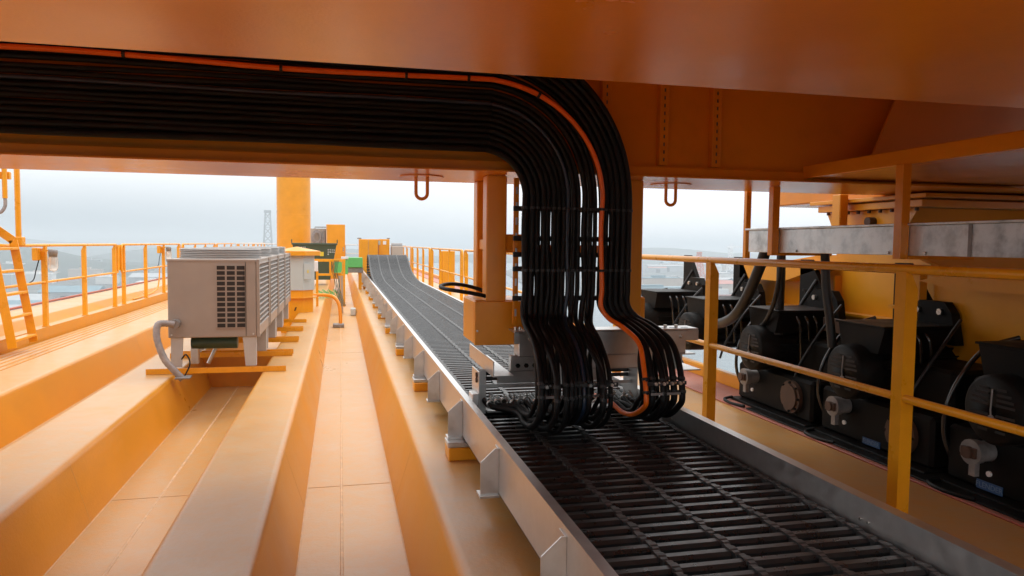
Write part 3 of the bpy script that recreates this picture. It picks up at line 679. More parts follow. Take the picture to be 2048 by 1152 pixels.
# ------------------------------------------------------------------ cable chain trough
XL, XR = .70, 1.83
t = thing('chain_trough', 'long metal trough that carries the black cable chain', 'trough', (1.27, 0, H1))
m = MB().box(XL, XL+.006, Y0, 30, -1.13, -.905); m.box(XL, XL+.038, Y0, 30, -.9045, -.899); m.build('side_wall', alu, t)
m = MB().box(XR, XR+.006, Y0, 30, -1.13, -.905); m.box(XR-.004, XR+.045, Y0, 30, -.9045, -.899); m.build('side_wall', alu, t)
for y in (-.05, 3.2, 6.4, 9.6):
    pass
MB().box(XL+.007, XR-.001, Y0, 30, -1.145, -1.139).build('floor', blackp, t)
bk = None
for k in range(27):
    y = .13+1.025*k
    m = MB(); m.prism([(XL-.001, -.925), (XL-.018, -.925), (XL-.085, -.985), (XL-.085, -1.135), (XL-.001, -1.135)], 'y', y, y+.006)
    m.box(XL-.006, XL-.001, y+.0065, y+.07, -1.135, -.925); m.box(XL-.09, XL+.0, y-.02, y+.075, -1.145, -1.136)
    b = m.build('bracket', alu, t)
    bb = MB().cyl((XL-.045, y+.03, -1.136), (XL-.045, y+.03, -1.112), .013, 8); bb.cyl((XL-.06, y+.03, -1.136), (XL-.03, y+.03, -1.128), .018, 10)
    bb.build('bolt', steel, b)
    m = MB(); m.box(XR+.007, XR+.06, y, y+.006, -1.135, -.93); m.build('bracket', alu, t)
for k in range(12):
    y = 2.09+2.03*k
    m = MB().box(.605, 1.9, y, y+.16, H1+.001, -1.175, .006); b = m.build('support_block', paint, t)
    MB().box(.60, .80, y+.01, y+.15, -1.174, -1.146, .003).build('saddle', alu, b)
m = MB()
for k in range(9):
    for dz in (0, ): m.cyl((XR-.001, .6+k*1.6, -.975), (XR-.006, .6+k*1.6, -.975), .006, 8); m.cyl((XR-.001, .64+k*1.6, -.975), (XR-.006, .64+k*1.6, -.975), .006, 8)
m.build('rivet', steel, t)

# ------------------------------------------------------------------ cable chain
def arc_resample(P, pitch):
    P = [Vector(p) for p in P]; o = []; acc = 0.
    o.append((P[0], (P[1]-P[0]).normalized()))
    nxt = pitch
    for a, b in zip(P[:-1], P[1:]):
        L = (b-a).length; d = (b-a)/L if L > 0 else Vector((0, 1, 0))
        while nxt <= acc+L: o.append((a+d*(nxt-acc), d)); nxt += pitch
        acc += L
    return o
lower = [Vector((0, Y0+i*.5, -1.008)) for i in range(int((20.9-Y0)/.5)+1)]
up_pts = [(0, 4.34, -.945), (0, 5, -.935), (0, 8, -.925), (0, 12, -.92), (0, 15, -.915), (0, 17, -.895), (0, 18.2, -.83), (0, 19.1, -.72), (0, 19.8, -.56), (0, 20.3, -.42), (0, 20.7, -.345), (0, 21.05, -.36), (0, 21.3, -.50), (0, 21.38, -.70), (0, 21.3, -.9), (0, 21.05, -1.03), (0, 20.9, -1.045)]
upper = smooth_path(up_pts, 10)
PITCH_C = .083
t = thing('cable_chain', 'wide black slatted cable chain lying in the trough and lifting at its far end', 'cable chain', (1.27, 0, -1.05))
CX0, CX1 = .735, 1.815
bands = [.765, 1.01, 1.265, 1.52, 1.79]
lo = arc_resample(lower, PITCH_C); uu = arc_resample(upper, PITCH_C)
def frames(lst): return [(p, d, Vector((0, -d.z, d.y))) for p, d in lst]
FR = [f for f in frames(lo) if f[0].y < 6.2]+frames(uu)
m = MB(); seg = [(-.024, -.016), (.024, -.016), (.024, -.003), (.013, .008), (-.013, .008), (-.024, -.003)]
for p, d, nrm in FR:
    vs = [(x, p.y+d.y*a+nrm.y*b, p.z+d.z*a+nrm.z*b) for x in (CX0, CX1) for a, b in seg]
    m.add(vs, [tuple(range(6))[::-1], tuple(range(6, 12))]+[(i, (i+1) % 6, 6+(i+1) % 6, 6+i) for i in range(6)])
m.build('crossbars', plastic, t)
for bi, x in enumerate(bands):
    m = MB()
    for j, (p, d, nrm) in enumerate(FR):
        o_ = (.004 if j % 2 else -.004)
        for (a0, a1, hw, h0, h1) in ((-.046, .046, .011, -.045, .012), (-.022, .022, .0145, -.014, .0145)):
            vs = []
            for xx in (x-hw+o_, x+hw+o_):
                for a, b in ((a0, h0), (a1, h0), (a1, h1-.004), (a1-.012, h1), (a0+.012, h1), (a0, h1-.004)):
                    vs.append((xx, p.y+d.y*a+nrm.y*b, p.z+d.z*a+nrm.z*b))
            m.add(vs, [tuple(range(6))[::-1], tuple(range(6, 12))]+[(i, (i+1) % 6, 6+(i+1) % 6, 6+i) for i in range(6)])
    m.build('link_band', plastic_l, t)
# cables lying inside the near chain
for i in range(9):
    x = .86+.105*i+(.02 if i % 2 else 0); om = (i == 5)
    P = [(x+.012*math.sin(y*1.3+i), y, -1.068+.006*math.sin(y*2.1+i*1.7)) for y in [Y0+.4*j for j in range(17)]]
    o = MB().tube(P, .019, 8).build('cable', orub if om else rubber2)
    if om: tag(o, 'orange cable glimpsed between the slats of the near chain', 'cable')
    else: tag(o, 'black cable lying under the slats of the near chain', 'cable', 'black cables inside the near chain')

# ------------------------------------------------------------------ trolley overhead
t = thing('crane_trolley', 'orange crane trolley frame spanning overhead', 'crane trolley', (1, 3, .4))
m = MB(); m.box(-7, 7.5, .55, 1.72, .40, .425, .008); m.box(-7, 7.5, .62, 1.66, .4255, 1.7)
m.build('near_girder', under, t)
m = MB(); m.box(-7, 7.4, 3.975, 4.78, .40, .412, .002); m.box(-7, 7.5, 4.10, 4.115, .4125, 1.72); m.box(-7, 3.05, 4.66, 4.675, .4125, 1.72); m.box(-7, 3.05, 4.03, 4.095, .4125, .465, .004)
m.box(-7, 7.5, 4.055, 4.0985, .455, .475)
m.build('far_girder', under, t)
MB().box(-7, 7.5, .5, 4.9, 1.721, 1.74).build('top_plate', under, t)
for x in (1.50, 1.86, 2.20):
    m = MB(); m.box(x-.028, x+.028, 4.05, 4.0985, .478, 1.72, .003); s_ = m.build('slotted_strut', under, t)
    for k in range(26): z = .50+k*.045; MB().box(x-.004, x+.004, 4.047, 4.0497, z, z+.02).build('slot', rusty, s_)
for x in (.475, 2.085):
    m = MB(); r = .034
    P = [(x-r, 4.42, .40), (x-r, 4.42, .30)]+[(x-r*math.cos(a*PI/10), 4.42, .30-r*math.sin(a*PI/10)) for a in range(1, 10)]+[(x+r, 4.42, .30), (x+r, 4.42, .40)]
    m.tube(P, .0105, 10); l = m.build('lifting_loop', under, t)
    MB().cyl((x, 4.42, .3995), (x, 4.42, .394), .13, 36).build('pad', under, l)
# tow columns hanging down to the chain connector
def col(x0, x1, y0, y1, z0, z1): return MB().box(x0, x1, y0, y1, z0, z1, .007)
col(.825, .945, 4.18, 4.30, -.44, .399).build('tow_column', paint, t)
col(.845, .965, 4.60, 4.72, -.50, .399).build('tow_column', paint, t)
MB().box(.86, .93, 4.302, 4.598, -.035, .03, .006).build('tow_crossbar', paint, t)
MB().box(.755, 1.06, 4.15, 4.178, -.585, -.33, .004).box(.755, 1.06, 4.179, 4.56, -.585, -.325, .010).build('tow_block', paint, t)
m = MB(); m.cyl((.768, 4.149, -.50), (.768, 4.135, -.50), .006, 6); m.build('tow_block_pin', steel, t)
col(1.70, 1.795, 4.18, 4.28, -.50, .399).build('tow_column', paint, t)
MB().box(1.755, 1.87, 4.29, 4.5, -.585, -.32, .010).build('tow_block', paint, t)
MB().box(1.07, 1.75, 4.25, 4.33, -.62, -.58, .004).build('tow_crossbar', paint, t); MB().box(.966, 1.70, 4.34, 4.40, -.05, .0, .004).build('tow_crossbar', paint, t)
MB().box(.945, 1.10, 4.19, 4.25, -.035, .06, .006).build('cable_bracket', paint, t)
# side frame on the right: longitudinal angle, hangers, gusset, housing
m = MB(); m.box(2.79, 2.86, 1.73, 4.05, .427, .505, .004); m.box(2.862, 4.5, 1.73, 4.05, .427, .44); m.build('side_angle', under, t)
for y, zt in ((4.30, .399), (3.17, .426)):
    m = MB(); m.box(2.745, 2.797, y-.012, y+.04, -.052, zt, .003); m.box(2.80, 3.2, y-.01, y+.04, -.052, -.034, .002); m.build('tray_hanger', under, t)
MB().box(2.86, 2.90, 4.80, 4.84, -.10, .45, .004).build('tray_hanger', under, t)
MB().prism([(3.2, .44), (4.6, .44), (4.6, 1.7), (3.75, 1.7)], 'y', 4.02, 4.035).build('gusset', under, t)
# bogie: bolted housing and swung side plates
m = MB(); m.box(3.88, 6.5, 4.25, 5.52, .355, .385, .004); m.box(3.92, 6.4, 4.32, 5.46, .295, .345, .004); m.build('bogie_flange', paint, t)
m = MB(); m.prism([(4.42, .29), (5.42, .29), (5.28, .05), (5.28, -.16), (4.60, -.16), (4.60, .05)], 'x', 3.98, 5.4); hs_ = m.build('bogie_housing', paint, t)
m = MB()
for k in range(9): m.cyl((3.95, 4.4+k*.12, .294), (3.95, 4.4+k*.12, .27), .014, 6)
m.build('bolt', rusty, hs_)
m = MB(); m.cyl((3.979, 4.86, .205), (3.92, 4.86, .205), .035, 12); m.build('fitting', rusty, hs_)
MB().box(3.80, 3.875, 5.02, 5.12, .10, .42, .006).build('bogie_post', paint, t)
prf = [(2.6, -.78), (6.0, -.78)]+[(6.15+.42*math.sin(a*PI/10), -.50-.0+.34*-math.cos(a*PI/10)+.0) for a in range(0, 11)][0:11]+[(5.4, -.06), (4.4, -.04), (3.9, -.20), (2.6, -.20)]
MB().prism(prf, 'x', 3.90, 3.95).build('bogie_side_plate', paint, t)
m = MB(); m.prism([(5.1, -.16), (6.3, -.16), (6.3, -.29), (5.6, -.29)], 'x', 3.70, 3.89); m.build('bogie_lug', paint, t)
for yy in (2.9, 4.35, 5.1): MB().box(3.84, 3.899, yy, yy+.02, -.78, -.22).build('bogie_rib', paint, t)
MB().box(3.80, 3.899, 2.6, 6.0, -.52, -.50).build('bogie_rib', paint, t)
MB().box(3.42, 3.435, 4.30, 4.66, -.60, -.50, .003).build('bogie_tab', rusty, t)
MB().box(3.70, 3.72, 1.0, 3.95, -.85, -.165, .004).build('bogie_cover', paint, t)
MB().prism([(1.0, -.15), (3.55, -.15), (3.75, -.19), (3.5, -.225), (1.0, -.225)], 'x', 3.40, 3.68).build('bogie_ledge', paint, t)
MB().box(3.62, 3.68, 3.98, 4.05, -.85, -.16, .004).box(3.62, 3.68, 4.06, 4.25, -.40, -.38).build('bogie_strut', paint, t)
MB().prism([(1.0, .05), (2.7, .30), (2.7, .42), (1.0, .42)], 'x', 4.0, 4.3).build('bogie_corner', paint, t)
MB().box(3.95, 7.4, -4, 4.3, -2.0, -.79, .01).build('bogie_beam', blackp, t)
MB().box(4.0, 7.4, 4.80, 6.3, .386, 1.70, .01).build('bogie_top', under, t)
MB().box(3.1, 7.4, -1.30, -1.2, -2.0, 1.70, .01).build('rear_light_blocker', under, t)  # unseen wall added behind the camera to keep back light off the motors
MB().box(3.1, 7.4, -1.19, .49, 1.70, 1.74, .01).build('roof_light_blocker', under, t)  # added roof out of view, closes off sky light above that wall
MB().box(7.42, 7.48, -1.2, 4.9, -2.0, .399, .01).build('side_light_blocker', under, t)  # added out of view to cut the light coming in from the right
# galvanised tray hung on the right
t = thing('cable_tray', 'long galvanised closed cable tray hung above the black motors', 'cable tray', (2.95, 3, -.03))
MB().box(2.80, 3.12, .2, 4.66, -.033, .118, .003).build('body', galv, t); MB().box(2.785, 3.135, .2, 4.69, .1185, .130, .002).build('lid', galv, t)
MB().box(2.796, 2.7995, 2.78, 2.80, -.033, .117).build('joint', greym, t)
for y in (4.1, 3.3, 3.05): MB().cyl((2.799, y, -.02), (2.79, y, -.02), .008, 8).build('bolt', steel, t)
MB().cyl((2.9, 4.55, .131), (2.9, 4.55, .145), .012, 8).build('bolt', steel, t)
hose = [[(3.0, 4.62, .05), (3.0, 4.74, .0), (2.99, 4.80, -.12), (3.0, 4.98, -.36), (3.02, 5.2, -.54), (3.08, 5.55, -.64), (3.2, 6.0, -.66)],
        [(3.02, 4.60, -.02), (3.02, 4.61, -.20), (3.04, 4.70, -.40), (3.08, 4.86, -.55), (3.14, 5.05, -.62)],
        [(3.12, 4.75, -.03), (3.13, 4.76, -.20), (3.14, 4.78, -.40), (3.15, 4.80, -.64)],
        [(3.05, 4.16, -.03), (3.06, 4.15, -.25), (3.08, 4.13, -.45), (3.10, 4.12, -.64)]]
for P, r, lb in zip(hose, (.040, .016, .032, .028), ('thick black hose drooping from the far end of the galvanised tray', 'thin black hose hanging under the far end of the galvanised tray', 'black hose dropping straight behind the second motor', 'black hose dropping from mid tray in front of the yellow side plate')):
    o = MB().tube(smooth_path(P, 8), r, 12).build('power_hose', rubber2); tag(o, lb, 'hose', 'hoses under the galvanised tray')

# ------------------------------------------------------------------ drive units (motor, gearbox, brake)
def drive_unit(y, full=True):
    t = thing('drive_unit', '', 'motor', (3.3, y, -.74), 'black motors in a row on the right')
    X, Z = 3.0, -.755
    b = MB(); b.cyl((X+.14, y, Z), (X+.80, y, Z), .158, 32)
    for k in range(18):
        a = k*2*PI/18+.1
        if math.sin(a) < -.75: continue
        b.bar((X+.16, y+.168*math.cos(a), Z+.168*math.sin(a)), (X+.78, y+.168*math.cos(a), Z+.168*math.sin(a)), .006, .024, (0, math.cos(a), math.sin(a)))
    b.cyl((X+.78, y, Z), (X+.83, y, Z), .185, 32); b.build('motor_body', blackp, t)
    c = MB(); c.tube([(X+.004, y, Z), (X, y, Z), (X, y, Z), (X+.012, y, Z), (X+.15, y, Z)], [.02, .02, .150, .168, .170], 36, False)
    cv = c.build('fan_cover', blackp, t)
    g = MB()
    for k in range(9):
        zz = Z-.10+k*.025; w = math.sqrt(max(0, .125**2-(zz-Z)**2))
        if abs(zz-Z) < .02: continue
        g.box(X-.003, X+.001, y-w, y-.022, zz-.006, zz+.006); g.box(X-.003, X+.001, y+.022, y+w, zz-.006, zz+.006)
    g.build('slots', holem, cv)
    MB().tube([(X-.004, y, Z+.10), (X-.010, y, Z), (X-.006, y, Z-.04)], .004, 8).cyl((X-.010, y, Z-.04), (X-.002, y, Z-.04), .016, 12).build('grease_pipe', greym, cv)
    # terminal box with tilted cap
    q = [(y-.17, Z+.13), (y+.15, Z+.13), (y+.19, Z+.285), (y-.22, Z+.285)]
    tb = MB().prism(q, 'x', X+.10, X+.56).build('terminal_box', blackp, t)
    MB().box(X+.085, X+.575, y-.23, y+.20, Z+.287, Z+.299, .003).build('lid', blackp, tb)
    cb = MB()
    for k in range(3):
        xx = X+.24+k*.07; cb.tube(smooth_path([(xx, y-.19, Z+.25), (xx-.01, y-.235, Z+.25), (xx+.0, y-.26, Z+.20), (xx+.02, y-.25, Z+.08), (xx+.05, y-.22, Z-.08)]), .0095, 8)
    cb.build('lead', leadm, tb)
    MB().tube([(X+.5, y+.03*math.cos(a*PI/8)-.0, Z+.205+.035*math.sin(a*PI/8)) for a in range(16)], .008, 8, closed=True).build('eye_bolt', blackp, t)
    # loose hoses and conduit bends round the motor
    for q, (r_, P) in enumerate(((.013, [(X+.45, y+.28, Z+.30), (X+.30, y+.36, Z+.22), (X+.16, y+.40, Z+.0), (X+.14, y+.42, Z-.22), (X+.2, y+.40, Z-.4)]),
                              (.010, [(X+.55, y-.30, Z+.34), (X+.36, y-.36, Z+.18), (X+.22, y-.33, Z-.05), (X+.18, y-.30, Z-.2)]),
                              (.016, [(X+.70, y+.2, Z+.5), (X+.62, y+.26, Z+.32), (X+.58, y+.36, Z+.12), (X+.5, y+.40, Z-.15)]))):
        MB().tube(smooth_path(P), r_, 8).build('hose', rubber2 if q else leadm, t)
    MB().box(X+.64, X+.86, y+.19, y+.46, Z-.10, Z+.22, .02).build('coupling_guard', blackp, t)
    MB().cyl((X+.75, y+.34, Z+.24), (X+.75, y+.34, Z+.40), .055, 16).cyl((X+.75, y+.34, Z+.40), (X+.75, y+.34, Z+.42), .065, 16).build('oil_cap', blackp, t)
    # hinge bracket with two bolts behind the motor
    m = MB(); m.prism([(y-.20, Z+.172), (y+.24, Z+.172), (y+.20, Z+.36), (y+.10, Z+.43), (y-.10, Z+.43), (y-.16, Z+.36)], 'x', X+.62, X+.68); m.prism([(y-.06, Z+.20), (y+.42, Z+.20), (y+.42, Z+.66), (y+.30, Z+.66)], 'x', X+.70, X+.74)
    hb = m.build('hinge_bracket', blackp, t)
    m = MB()
    for yy in (y-.08, y+.10): m.cyl((X+.619, yy, Z+.37), (X+.60, yy, Z+.37), .020, 10)
    m.build('bolt', steel, hb)
    # gearbox under and beside the motor
    if not full: return t
    m = MB(); m.box(X+.16, X+.85, y-.54, y+.42, Z-.46, Z-.17, .02); m.box(X+.10, X+.80, y-.56, y+.44, Z-.492, Z-.462, .004); m.box(X+.30, X+.86, y-.52, y+.42, Z-.168, Z+.08, .02)
    gb_ = m.build('gearbox', blackp, t)
    m = MB(); m.cyl((X+.159, y-.33, Z-.31), (X+.13, y-.33, Z-.31), .115, 28); m.cyl((X+.129, y-.33, Z-.31), (X+.115, y-.33, Z-.31), .09, 28); m.build('cover_disc', rusty, gb_)
    m = MB()
    for k in range(8): a = k*PI/4; m.cyl((X+.13, y-.33+.103*math.cos(a), Z-.31+.103*math.sin(a)), (X+.118, y-.33+.103*math.cos(a), Z-.31+.103*math.sin(a)), .009, 6)
    m.build('bolt', blackp, gb_)
    m = MB(); m.cyl((X+.10, y+.16, Z-.25), (X+.30, y+.16, Z-.25), .052, 20); m.cyl((X+.05, y+.16, Z-.25), (X+.10, y+.16, Z-.25), .064, 16, .058); m.box(X+.06, X+.09, y+.14, y+.175, Z-.37, Z-.29)
    br = m.build('brake_release', greym, t)
    MB().cyl((X+.045, y+.16, Z-.25), (X+.02, y+.16, Z-.25), .03, 10).box(X+.03, X+.05, y+.12, y+.2, Z-.275, Z-.225).build('cap', rusty, br)
    MB().cyl((X+.08, y+.07, Z-.335), (X+.07, y+.07, Z-.335), .014, 10).build('plug', white, br)
    m = MB(); m.tube(smooth_path([(X+.1, y+.40, Z-.46), (X+.02, y+.38, Z-.47), (X+.0, y+.25, Z-.475), (X+.03, y+.10, Z-.47)]), .012, 8); m.build('drain_pipe', rubber, t)
    return t
du = drive_unit(7.05, False)
du['label'] = 'farthest black motor, its terminal box just right of the hanging right column'
dl = ['black motor seen through the gap left of the first rail post', 'black motor with a clear round fan cover right of the first rail post', 'black motor just left of the second rail post', 'nearest black motor at the right edge']
dup(du, (0, -1.0575, 0), dl[0])
df = drive_unit(7.05-2*1.0575); df['label'] = dl[1]
for k in (1, 2): dup(df, (0, -1.0575*k, 0), dl[k+1])
# blue maker plates
def plate(x, y, z, w, h, label):
    t = thing('name_plate', label, 'name plate', (x, y, z), 'blue name plates on the gearboxes')
    MB().box(x-.004, x, y-w/2, y+w/2, z-h/2, z+h/2).build('plate', bluep, t)
    cu = bpy.data.curves.new('lettering', 'FONT'); cu.body = 'FLENDER'; cu.size = h*.85; cu.align_x = 'CENTER'; cu.align_y = 'CENTER'; cu.extrude = .0006
    tmp = bpy.data.objects.new('lettering', cu); COL.objects.link(tmp)
    dg = bpy.context.evaluated_depsgraph_get(); me = bpy.data.meshes.new_from_object(tmp.evaluated_get(dg))
    COL.objects.unlink(tmp); bpy.data.objects.remove(tmp)
    me.materials.clear(); me.materials.append(letter)
    o = bpy.data.objects.new('lettering', me); COL.objects.link(o); o.parent = t
    # facing -X, reading towards -Y (left to right from the deck)
    o.matrix_local = Matrix.Translation((-.0052, 0, 0)) @ Matrix(((0, 0, -1, 0), (-1, 0, 0, 0), (0, 1, 0, 0), (0, 0, 0, 1)))
plate(3.158, 3.80, -1.185, .15, .04, 'small blue name plate low down left of the second rail post')
plate(3.158, 2.96, -1.185, .15, .045, 'small blue name plate low down right of the second rail post')
o = MB().box(3.02, 3.365, .2, 5.0, -1.236, -1.226, .004).build('drip_pan', blackp); tag(o, 'flat black oil pan under the near motors', 'pan')

# ------------------------------------------------------------------ tow connector on the chain
t = thing('chain_connector', 'galvanised bracket joining the hanging columns to the chain end', 'bracket', (1.3, 4.1, -.9))
m = MB(); m.box(.985, 2.02, 4.02, 4.14, -.64, -.50, .006); m.box(.955, 2.09, 4.005, 4.16, -.499, -.488, .003); m.box(.955, .985, 4.003, 4.0085, -.56, -.499); m.box(2.02, 2.09, 4.003, 4.0085, -.56, -.499); m.box(.986, 2.02, 4.003, 4.0195, -.56, -.501)
ch = m.build('cross_channel', alu, t)
m = MB()
for x in (1.05, 1.98): m.cyl((x, 4.002, -.535), (x, 3.992, -.535), .014, 12); m.cyl((x, 3.9915, -.535), (x, 3.985, -.535), .009, 6)
m.build('bolt', steel, ch)
for x in (.975, 1.0, 1.9, 1.97): MB().cyl((x, 4.06, -.488), (x, 4.06, -.470), .010, 8).build('bolt', steel, ch)
m = MB()
for k in range(5): x = 1.70+k*.075; m.box(x, x+.045, 4.05, 4.062, -.4878, -.4868)
m.build('slot', holem, ch)
m = MB(); m.prism([(.83, -.742), (.95, -.742), (.95, -.735), (.837, -.735), (.837, -.655), (.83, -.655)], 'y', 3.98, 4.75); m.build('angle_arm', alu, t)
m = MB(); m.prism([(1.98, -.742), (2.11, -.742), (2.11, -.735), (1.987, -.735), (1.987, -.645), (2.07, -.645), (2.07, -.638), (1.98, -.638)], 'y', 4.0, 4.7); m.build('angle_arm', alu, t)
m = MB(); m.box(.96, 2.0, 4.10, 4.16, -.735, -.641, .004); m.build('spacer', alu, t)
for x in (1.0, 1.05, 1.10, 1.13): MB().cyl((x, 4.099, -.70), (x, 4.088, -.70), .014, 6).build('bolt', blackp, t)
MB().cyl((1.12, 4.099, -.675), (1.12, 4.08, -.675), .02, 12).build('bolt', blackp, t)
m = MB(); m.box(.775, .785, 4.12, 4.34, -1.0, -.735, .002); m.box(.785, .835, 4.205, 4.212, -1.0, -.735, .002); m.build('upright_plate', alu, t)
MB().box(1.75, 1.757, 4.12, 4.34, -1.0, -.735, .002).build('upright_plate', alu, t)
m = MB(); m.box(.786, 1.749, 4.20, 4.204, -.845, -.825); m.box(.90, 1.60, 4.19, 4.199, -.82, -.745, .002); m.box(.836, 1.749, 4.16, 4.30, -.985, -.975, .002); m.build('cross_plate', alu, t)
m = MB()
for z in (-.77, -.80): m.cyl((.836, 4.26, z), (1.749, 4.26, z), .012, 10)
m.build('rod', rubber2, t)
MB().box(.735, .775, 4.10, 4.22, -.93, -.86, .004).build('end_block', alu, t)
m = MB()
for z in (-.76, -.79): m.cyl((.774, 4.17, z), (.766, 4.17, z), .015, 10)
m.build('bolt_head', rusty, t)

# ------------------------------------------------------------------ power cables
YC = 3.90
slots = []      # (x, kind)
x = .985
gaps = {2: .003, 4: .003, 8: .008, 10: .008, 11: .004, 13: .007}
RAD = [.0190, .0185, .0150, .0165, .0140, .0160, .0135, .0150, .0125, .0150, .0140, .0160, .0145, .0135, .0145, .0185, .0185, .0175, .0190, .0180]
RAD = [r_*.935 for r_ in RAD]
for i in range(20):
    slots.append(x); x += RAD[i]+RAD[min(i+1, 19)]+.0004+gaps.get(i, .0)
xmin = slots[0]; span = slots[-1]-slots[0]
ORANGE = 14; BLUE = 8
def cable_path(i, xv, dy, loop):
    u = (xv-xmin)/span; zh = .51+.60*u; r0 = .25; xc, zc = xmin-r0, .51-r0; R = r0+.60*u; RX = R
    if i == ORANGE: zh = .872; R = zh-zc; dy = -.030
    Y = YC+dy; rnd = random.Random(i*13+int(dy*1000))
    P = []
    for k in range(15):
        xx = -6.4+(xc+6.4)*k/14
        sag = .012*math.sin(k*1.35+.6) if i == ORANGE else .004*math.sin(k*1.7+i*2)
        P.append((xx, Y, zh+sag*(1 if k < 14 else .0)))
    for k in range(1, 12):
        a = PI/2*k/12; P.append((xc+RX*math.sin(a), Y, zc+R*math.cos(a)))
    w = rnd.uniform(-.006, .006)
    for z in (zc, .10, -.02, -.14, -.25):
        P.append((xv+w*math.sin((z-zc)*9), Y, z))
    xl, yf, zb = loop[:3]; xe = loop[3] if len(loop) > 3 else xl-.015
    xm = xv*.65+xl*.35
    P += [(xv*.95+xl*.05-.004, Y, -.34), (xm, Y-.02, -.405), (xl*.75+xv*.25, Y-.11, -.445), (xl*.97+xv*.03+.012, Y-.25, -.515), (xl+.008, yf+.06+dy*.5, -.63), (xl, yf+dy*.5, -.78), (xl, yf+.04+dy, zb+.09), (xl-.004, yf+.15, zb+.02), (xl-.008, yf+.30, zb), (xl-.012, yf+.47, zb+.02), (xe, 4.08, -.925), (xe, 4.30, -.915)]
    return smooth_path(P, 5)
def ring(parent, P, r, where):
    """cable tie: a short sleeve round the cable at the path points picked by where"""
    best = min(range(1, len(P)-1), key=lambda k: where(P[k]))
    a, b = P[best], P[best+1]; d = (b-a).normalized()
    m = MB().tube([a-d*.007, a+d*.007], r, 10); m.box(a.x-.006, a.x+.006, a.y-r-.008, a.y-r+.002, a.z-.006, a.z+.006)
    o = m.build('cable_tie', rubber2); o.parent = parent
KG = 'black power cables looping down to the chain'
for i, xv in enumerate(slots):
    rnd = random.Random(i+5)
    if i < ORANGE: xl = .968+(i/(ORANGE-1))*.362+rnd.uniform(-.006, .006); yf = 3.42+rnd.uniform(-.07, .08); zb = -.975+rnd.uniform(-.012, .05)
    elif i == ORANGE: xl = 1.535; yf = 3.50; zb = -.925
    else: xl = 1.574+(i-ORANGE-1)*.0405; yf = 3.47+rnd.uniform(-.03, .03); zb = -.945+rnd.uniform(-.012, .02)
    xe = xl-.015
    if i == 0: xl, yf, zb, xe = .968, 3.46, -.955, .835
    if i == 1: xl, yf, zb, xe = 1.0, 3.50, -.935, .885
    r = RAD[i]
    P = cable_path(i, xv, 0., (xl, yf, zb, xe))
    mat = orub if i == ORANGE else (bluerub if i == BLUE else rubber)
    o = MB().tube(P, r, 10).build('power_cable', mat)
    if i == ORANGE: tag(o, 'single bright orange power cable among the black ones', 'cable')
    elif i == BLUE: tag(o, 'dark blue tinted cable in the middle of the left loop bundle', 'cable')
    elif i == 0: tag(o, 'leftmost thick black power cable, its loop ending in the clamp at the left', 'cable', KG)
    elif i == 19: tag(o, 'rightmost black power cable, outermost in the bend under the beam', 'cable', KG)
    elif i > ORANGE: tag(o, 'black power cable in the bundle right of the orange one', 'cable', KG)
    else: tag(o, 'black power cable in the wide bundle left of the orange one', 'cable', KG)
    for zt in (.19, -.135):
        ring(o, P, r+.004, lambda p: abs(p.z-zt)+max(0, .9-p.x)*5+(0 if p.y > 3.86 else 9))
    ring(o, P, r+.004, lambda p: abs(p.z+.70)+(9 if p.y > 3.75 else 0)+max(0, .8-p.x)*9)
    ring(o, P, r+.004, lambda p: abs(p.z+.765)+(9 if p.y > 3.75 else 0)+max(0, .8-p.x)*9)
    if i == ORANGE:
        for xt in (-1.75, -1.0, -.27, .35, .62): ring(o, P, r+.005, lambda p: abs(p.x-xt)+(9 if p.z < .7 else 0))
        ring(o, P, r+.005, lambda p: abs(p.x-1.05)+(9 if p.z < .6 else 0))
for j, i in enumerate((0, 1, 2, 3, 4, 5, 6, 7, 9, 12, 14, 15, 16, 17)):
    xv = slots[i]+(RAD[i] if i not in (9, 12) else .0); xl = .985+j*.0375 if i < 14 else 1.565+(j-10)*.041
    P = cable_path(i+40, xv, .034, (xl, 3.58+.012*(j % 3), -.925-.008*(j % 2)))
    o = MB().tube(P, .0132, 8).build('power_cable', rubber); tag(o, 'thinner black cable behind the front layer of the hanging bundle', 'cable', 'thin black cables of the rear layer')
# clamps at the connector
m_all = []
for k, xx in enumerate([.835+.045*j for j in range(20)]):
    y = 4.06+.05*((k*7) % 3)/2; z = -.90
    t2 = thing('pipe_clamp', 'small steel clamp holding a cable end on the chain connector', 'clamp', (xx, y, z), 'cable clamps on the chain connector')
    MB().tube([(xx+.021*math.cos(a*PI/8), y, z-.012+.021*math.sin(a*PI/8)) for a in range(16)], .006, 6, closed=True).build('ring', steel, t2)
    MB().cyl((xx, y, z+.008), (xx, y, z+.036), .006, 6).box(xx-.011, xx+.011, y-.01, y+.01, z+.018, z+.026).build('bolt', steel, t2)
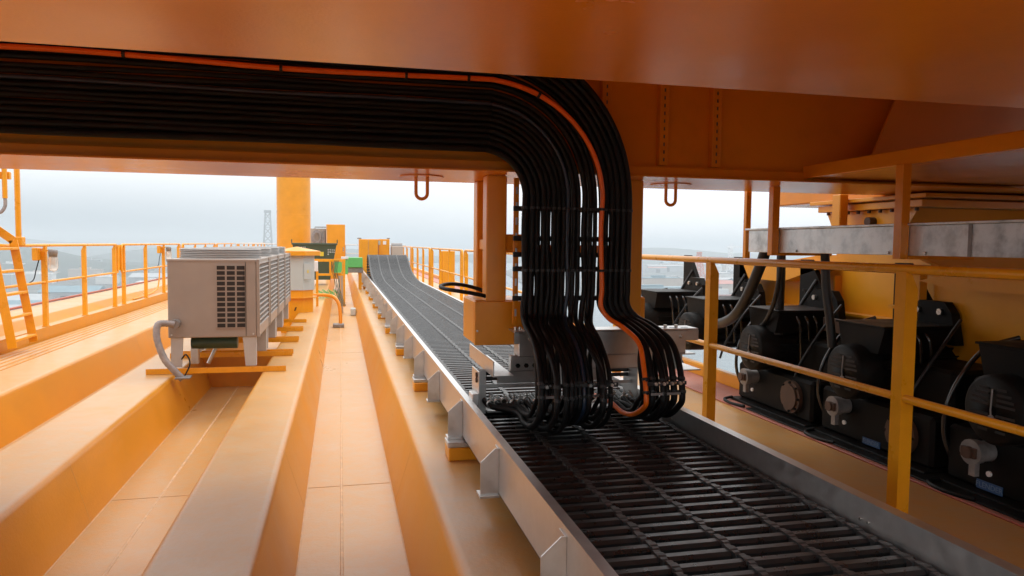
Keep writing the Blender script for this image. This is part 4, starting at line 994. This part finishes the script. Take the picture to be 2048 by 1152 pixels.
# cable ladder behind the vertical run
t = thing('cable_ladder', 'upright cable ladder behind the hanging cables', 'cable ladder', (1.28, 3.97, 0))
for x in (.955, 1.60):
    m = MB(); m.box(x-.014, x+.014, 3.985, 4.0, -.45, .37); r_ = m.build('side_rail', under if x < 1 else rubber2, t)
    h = MB()
    for k in range(9): h.box(x-.005, x+.005, 3.981, 3.9845, -.40+k*.085, -.36+k*.085)
    h.build('slot', alu, r_)
for z in (.20, .035, -.055, -.135, -.30): MB().box(.935, 1.625, 3.968, 3.983, z-.014, z+.014, .003).build('cleat_bar', rubber2, t)
# clamp bars around the loops
for z, y, xa, xb, lb in ((-.70, 3.455, .95, 1.37, 'black clamp bar with bolts across the left cable loops'), (-.70, 3.435, 1.52, 1.735, 'black clamp bar with bolts across the right cable loops')):
    t = thing('clamp_bar', lb, 'clamp', ((xa+xb)/2, y, z), 'clamp bars on the cable loops')
    MB().box(xa, xb, y, y+.010, z-.010, z+.010, .002).build('bar', rubber2, t)
    m = MB()
    for k in range(4): xx = xa+.04+(xb-xa-.08)*k/3; m.cyl((xx, y-.001, z), (xx, y-.016, z), .009, 6); m.cyl((xx+.02, y-.001, z+.004), (xx+.02, y-.008, z+.004), .005, 6)
    m.build('bolt', steel, t)
    MB().box(xa+.02, xb-.03, y+.002, y+.008, z-.062, z-.048, .002).build('strap', greym, t)
# black ring of cable hanging by the left tow column
P = [(.80+.19*math.cos(a*PI/16)-.02, 4.40+.21*math.sin(a*PI/16), -.29-.012*math.cos(a*PI/16*2)+.07*math.sin(a*PI/16)*.2-.10*(math.cos(a*PI/16))*.4) for a in range(32)]
o = MB().tube(P, .012, 8, closed=True).build('cable_ring', rubber); tag(o, 'black coil of cable lying on the yellow tow block', 'cable')

# ------------------------------------------------------------------ haze
hz = bpy.data.materials.new('haze_air'); hz.use_nodes = True; ht = hz.node_tree; ht.nodes.clear()
ho = N(ht, 'ShaderNodeOutputMaterial'); hv = N(ht, 'ShaderNodeVolumePrincipled')
hv.inputs['Color'].default_value = (.74, .80, .85, 1); hv.inputs['Density'].default_value = .00042; hv.inputs['Anisotropy'].default_value = .45
ht.links.new(hv.outputs[0], ho.inputs['Volume'])
o = MB().box(-9500, 9500, -3500, 12500, -80, 64).build('haze', hz); tag(o, kind='stuff')
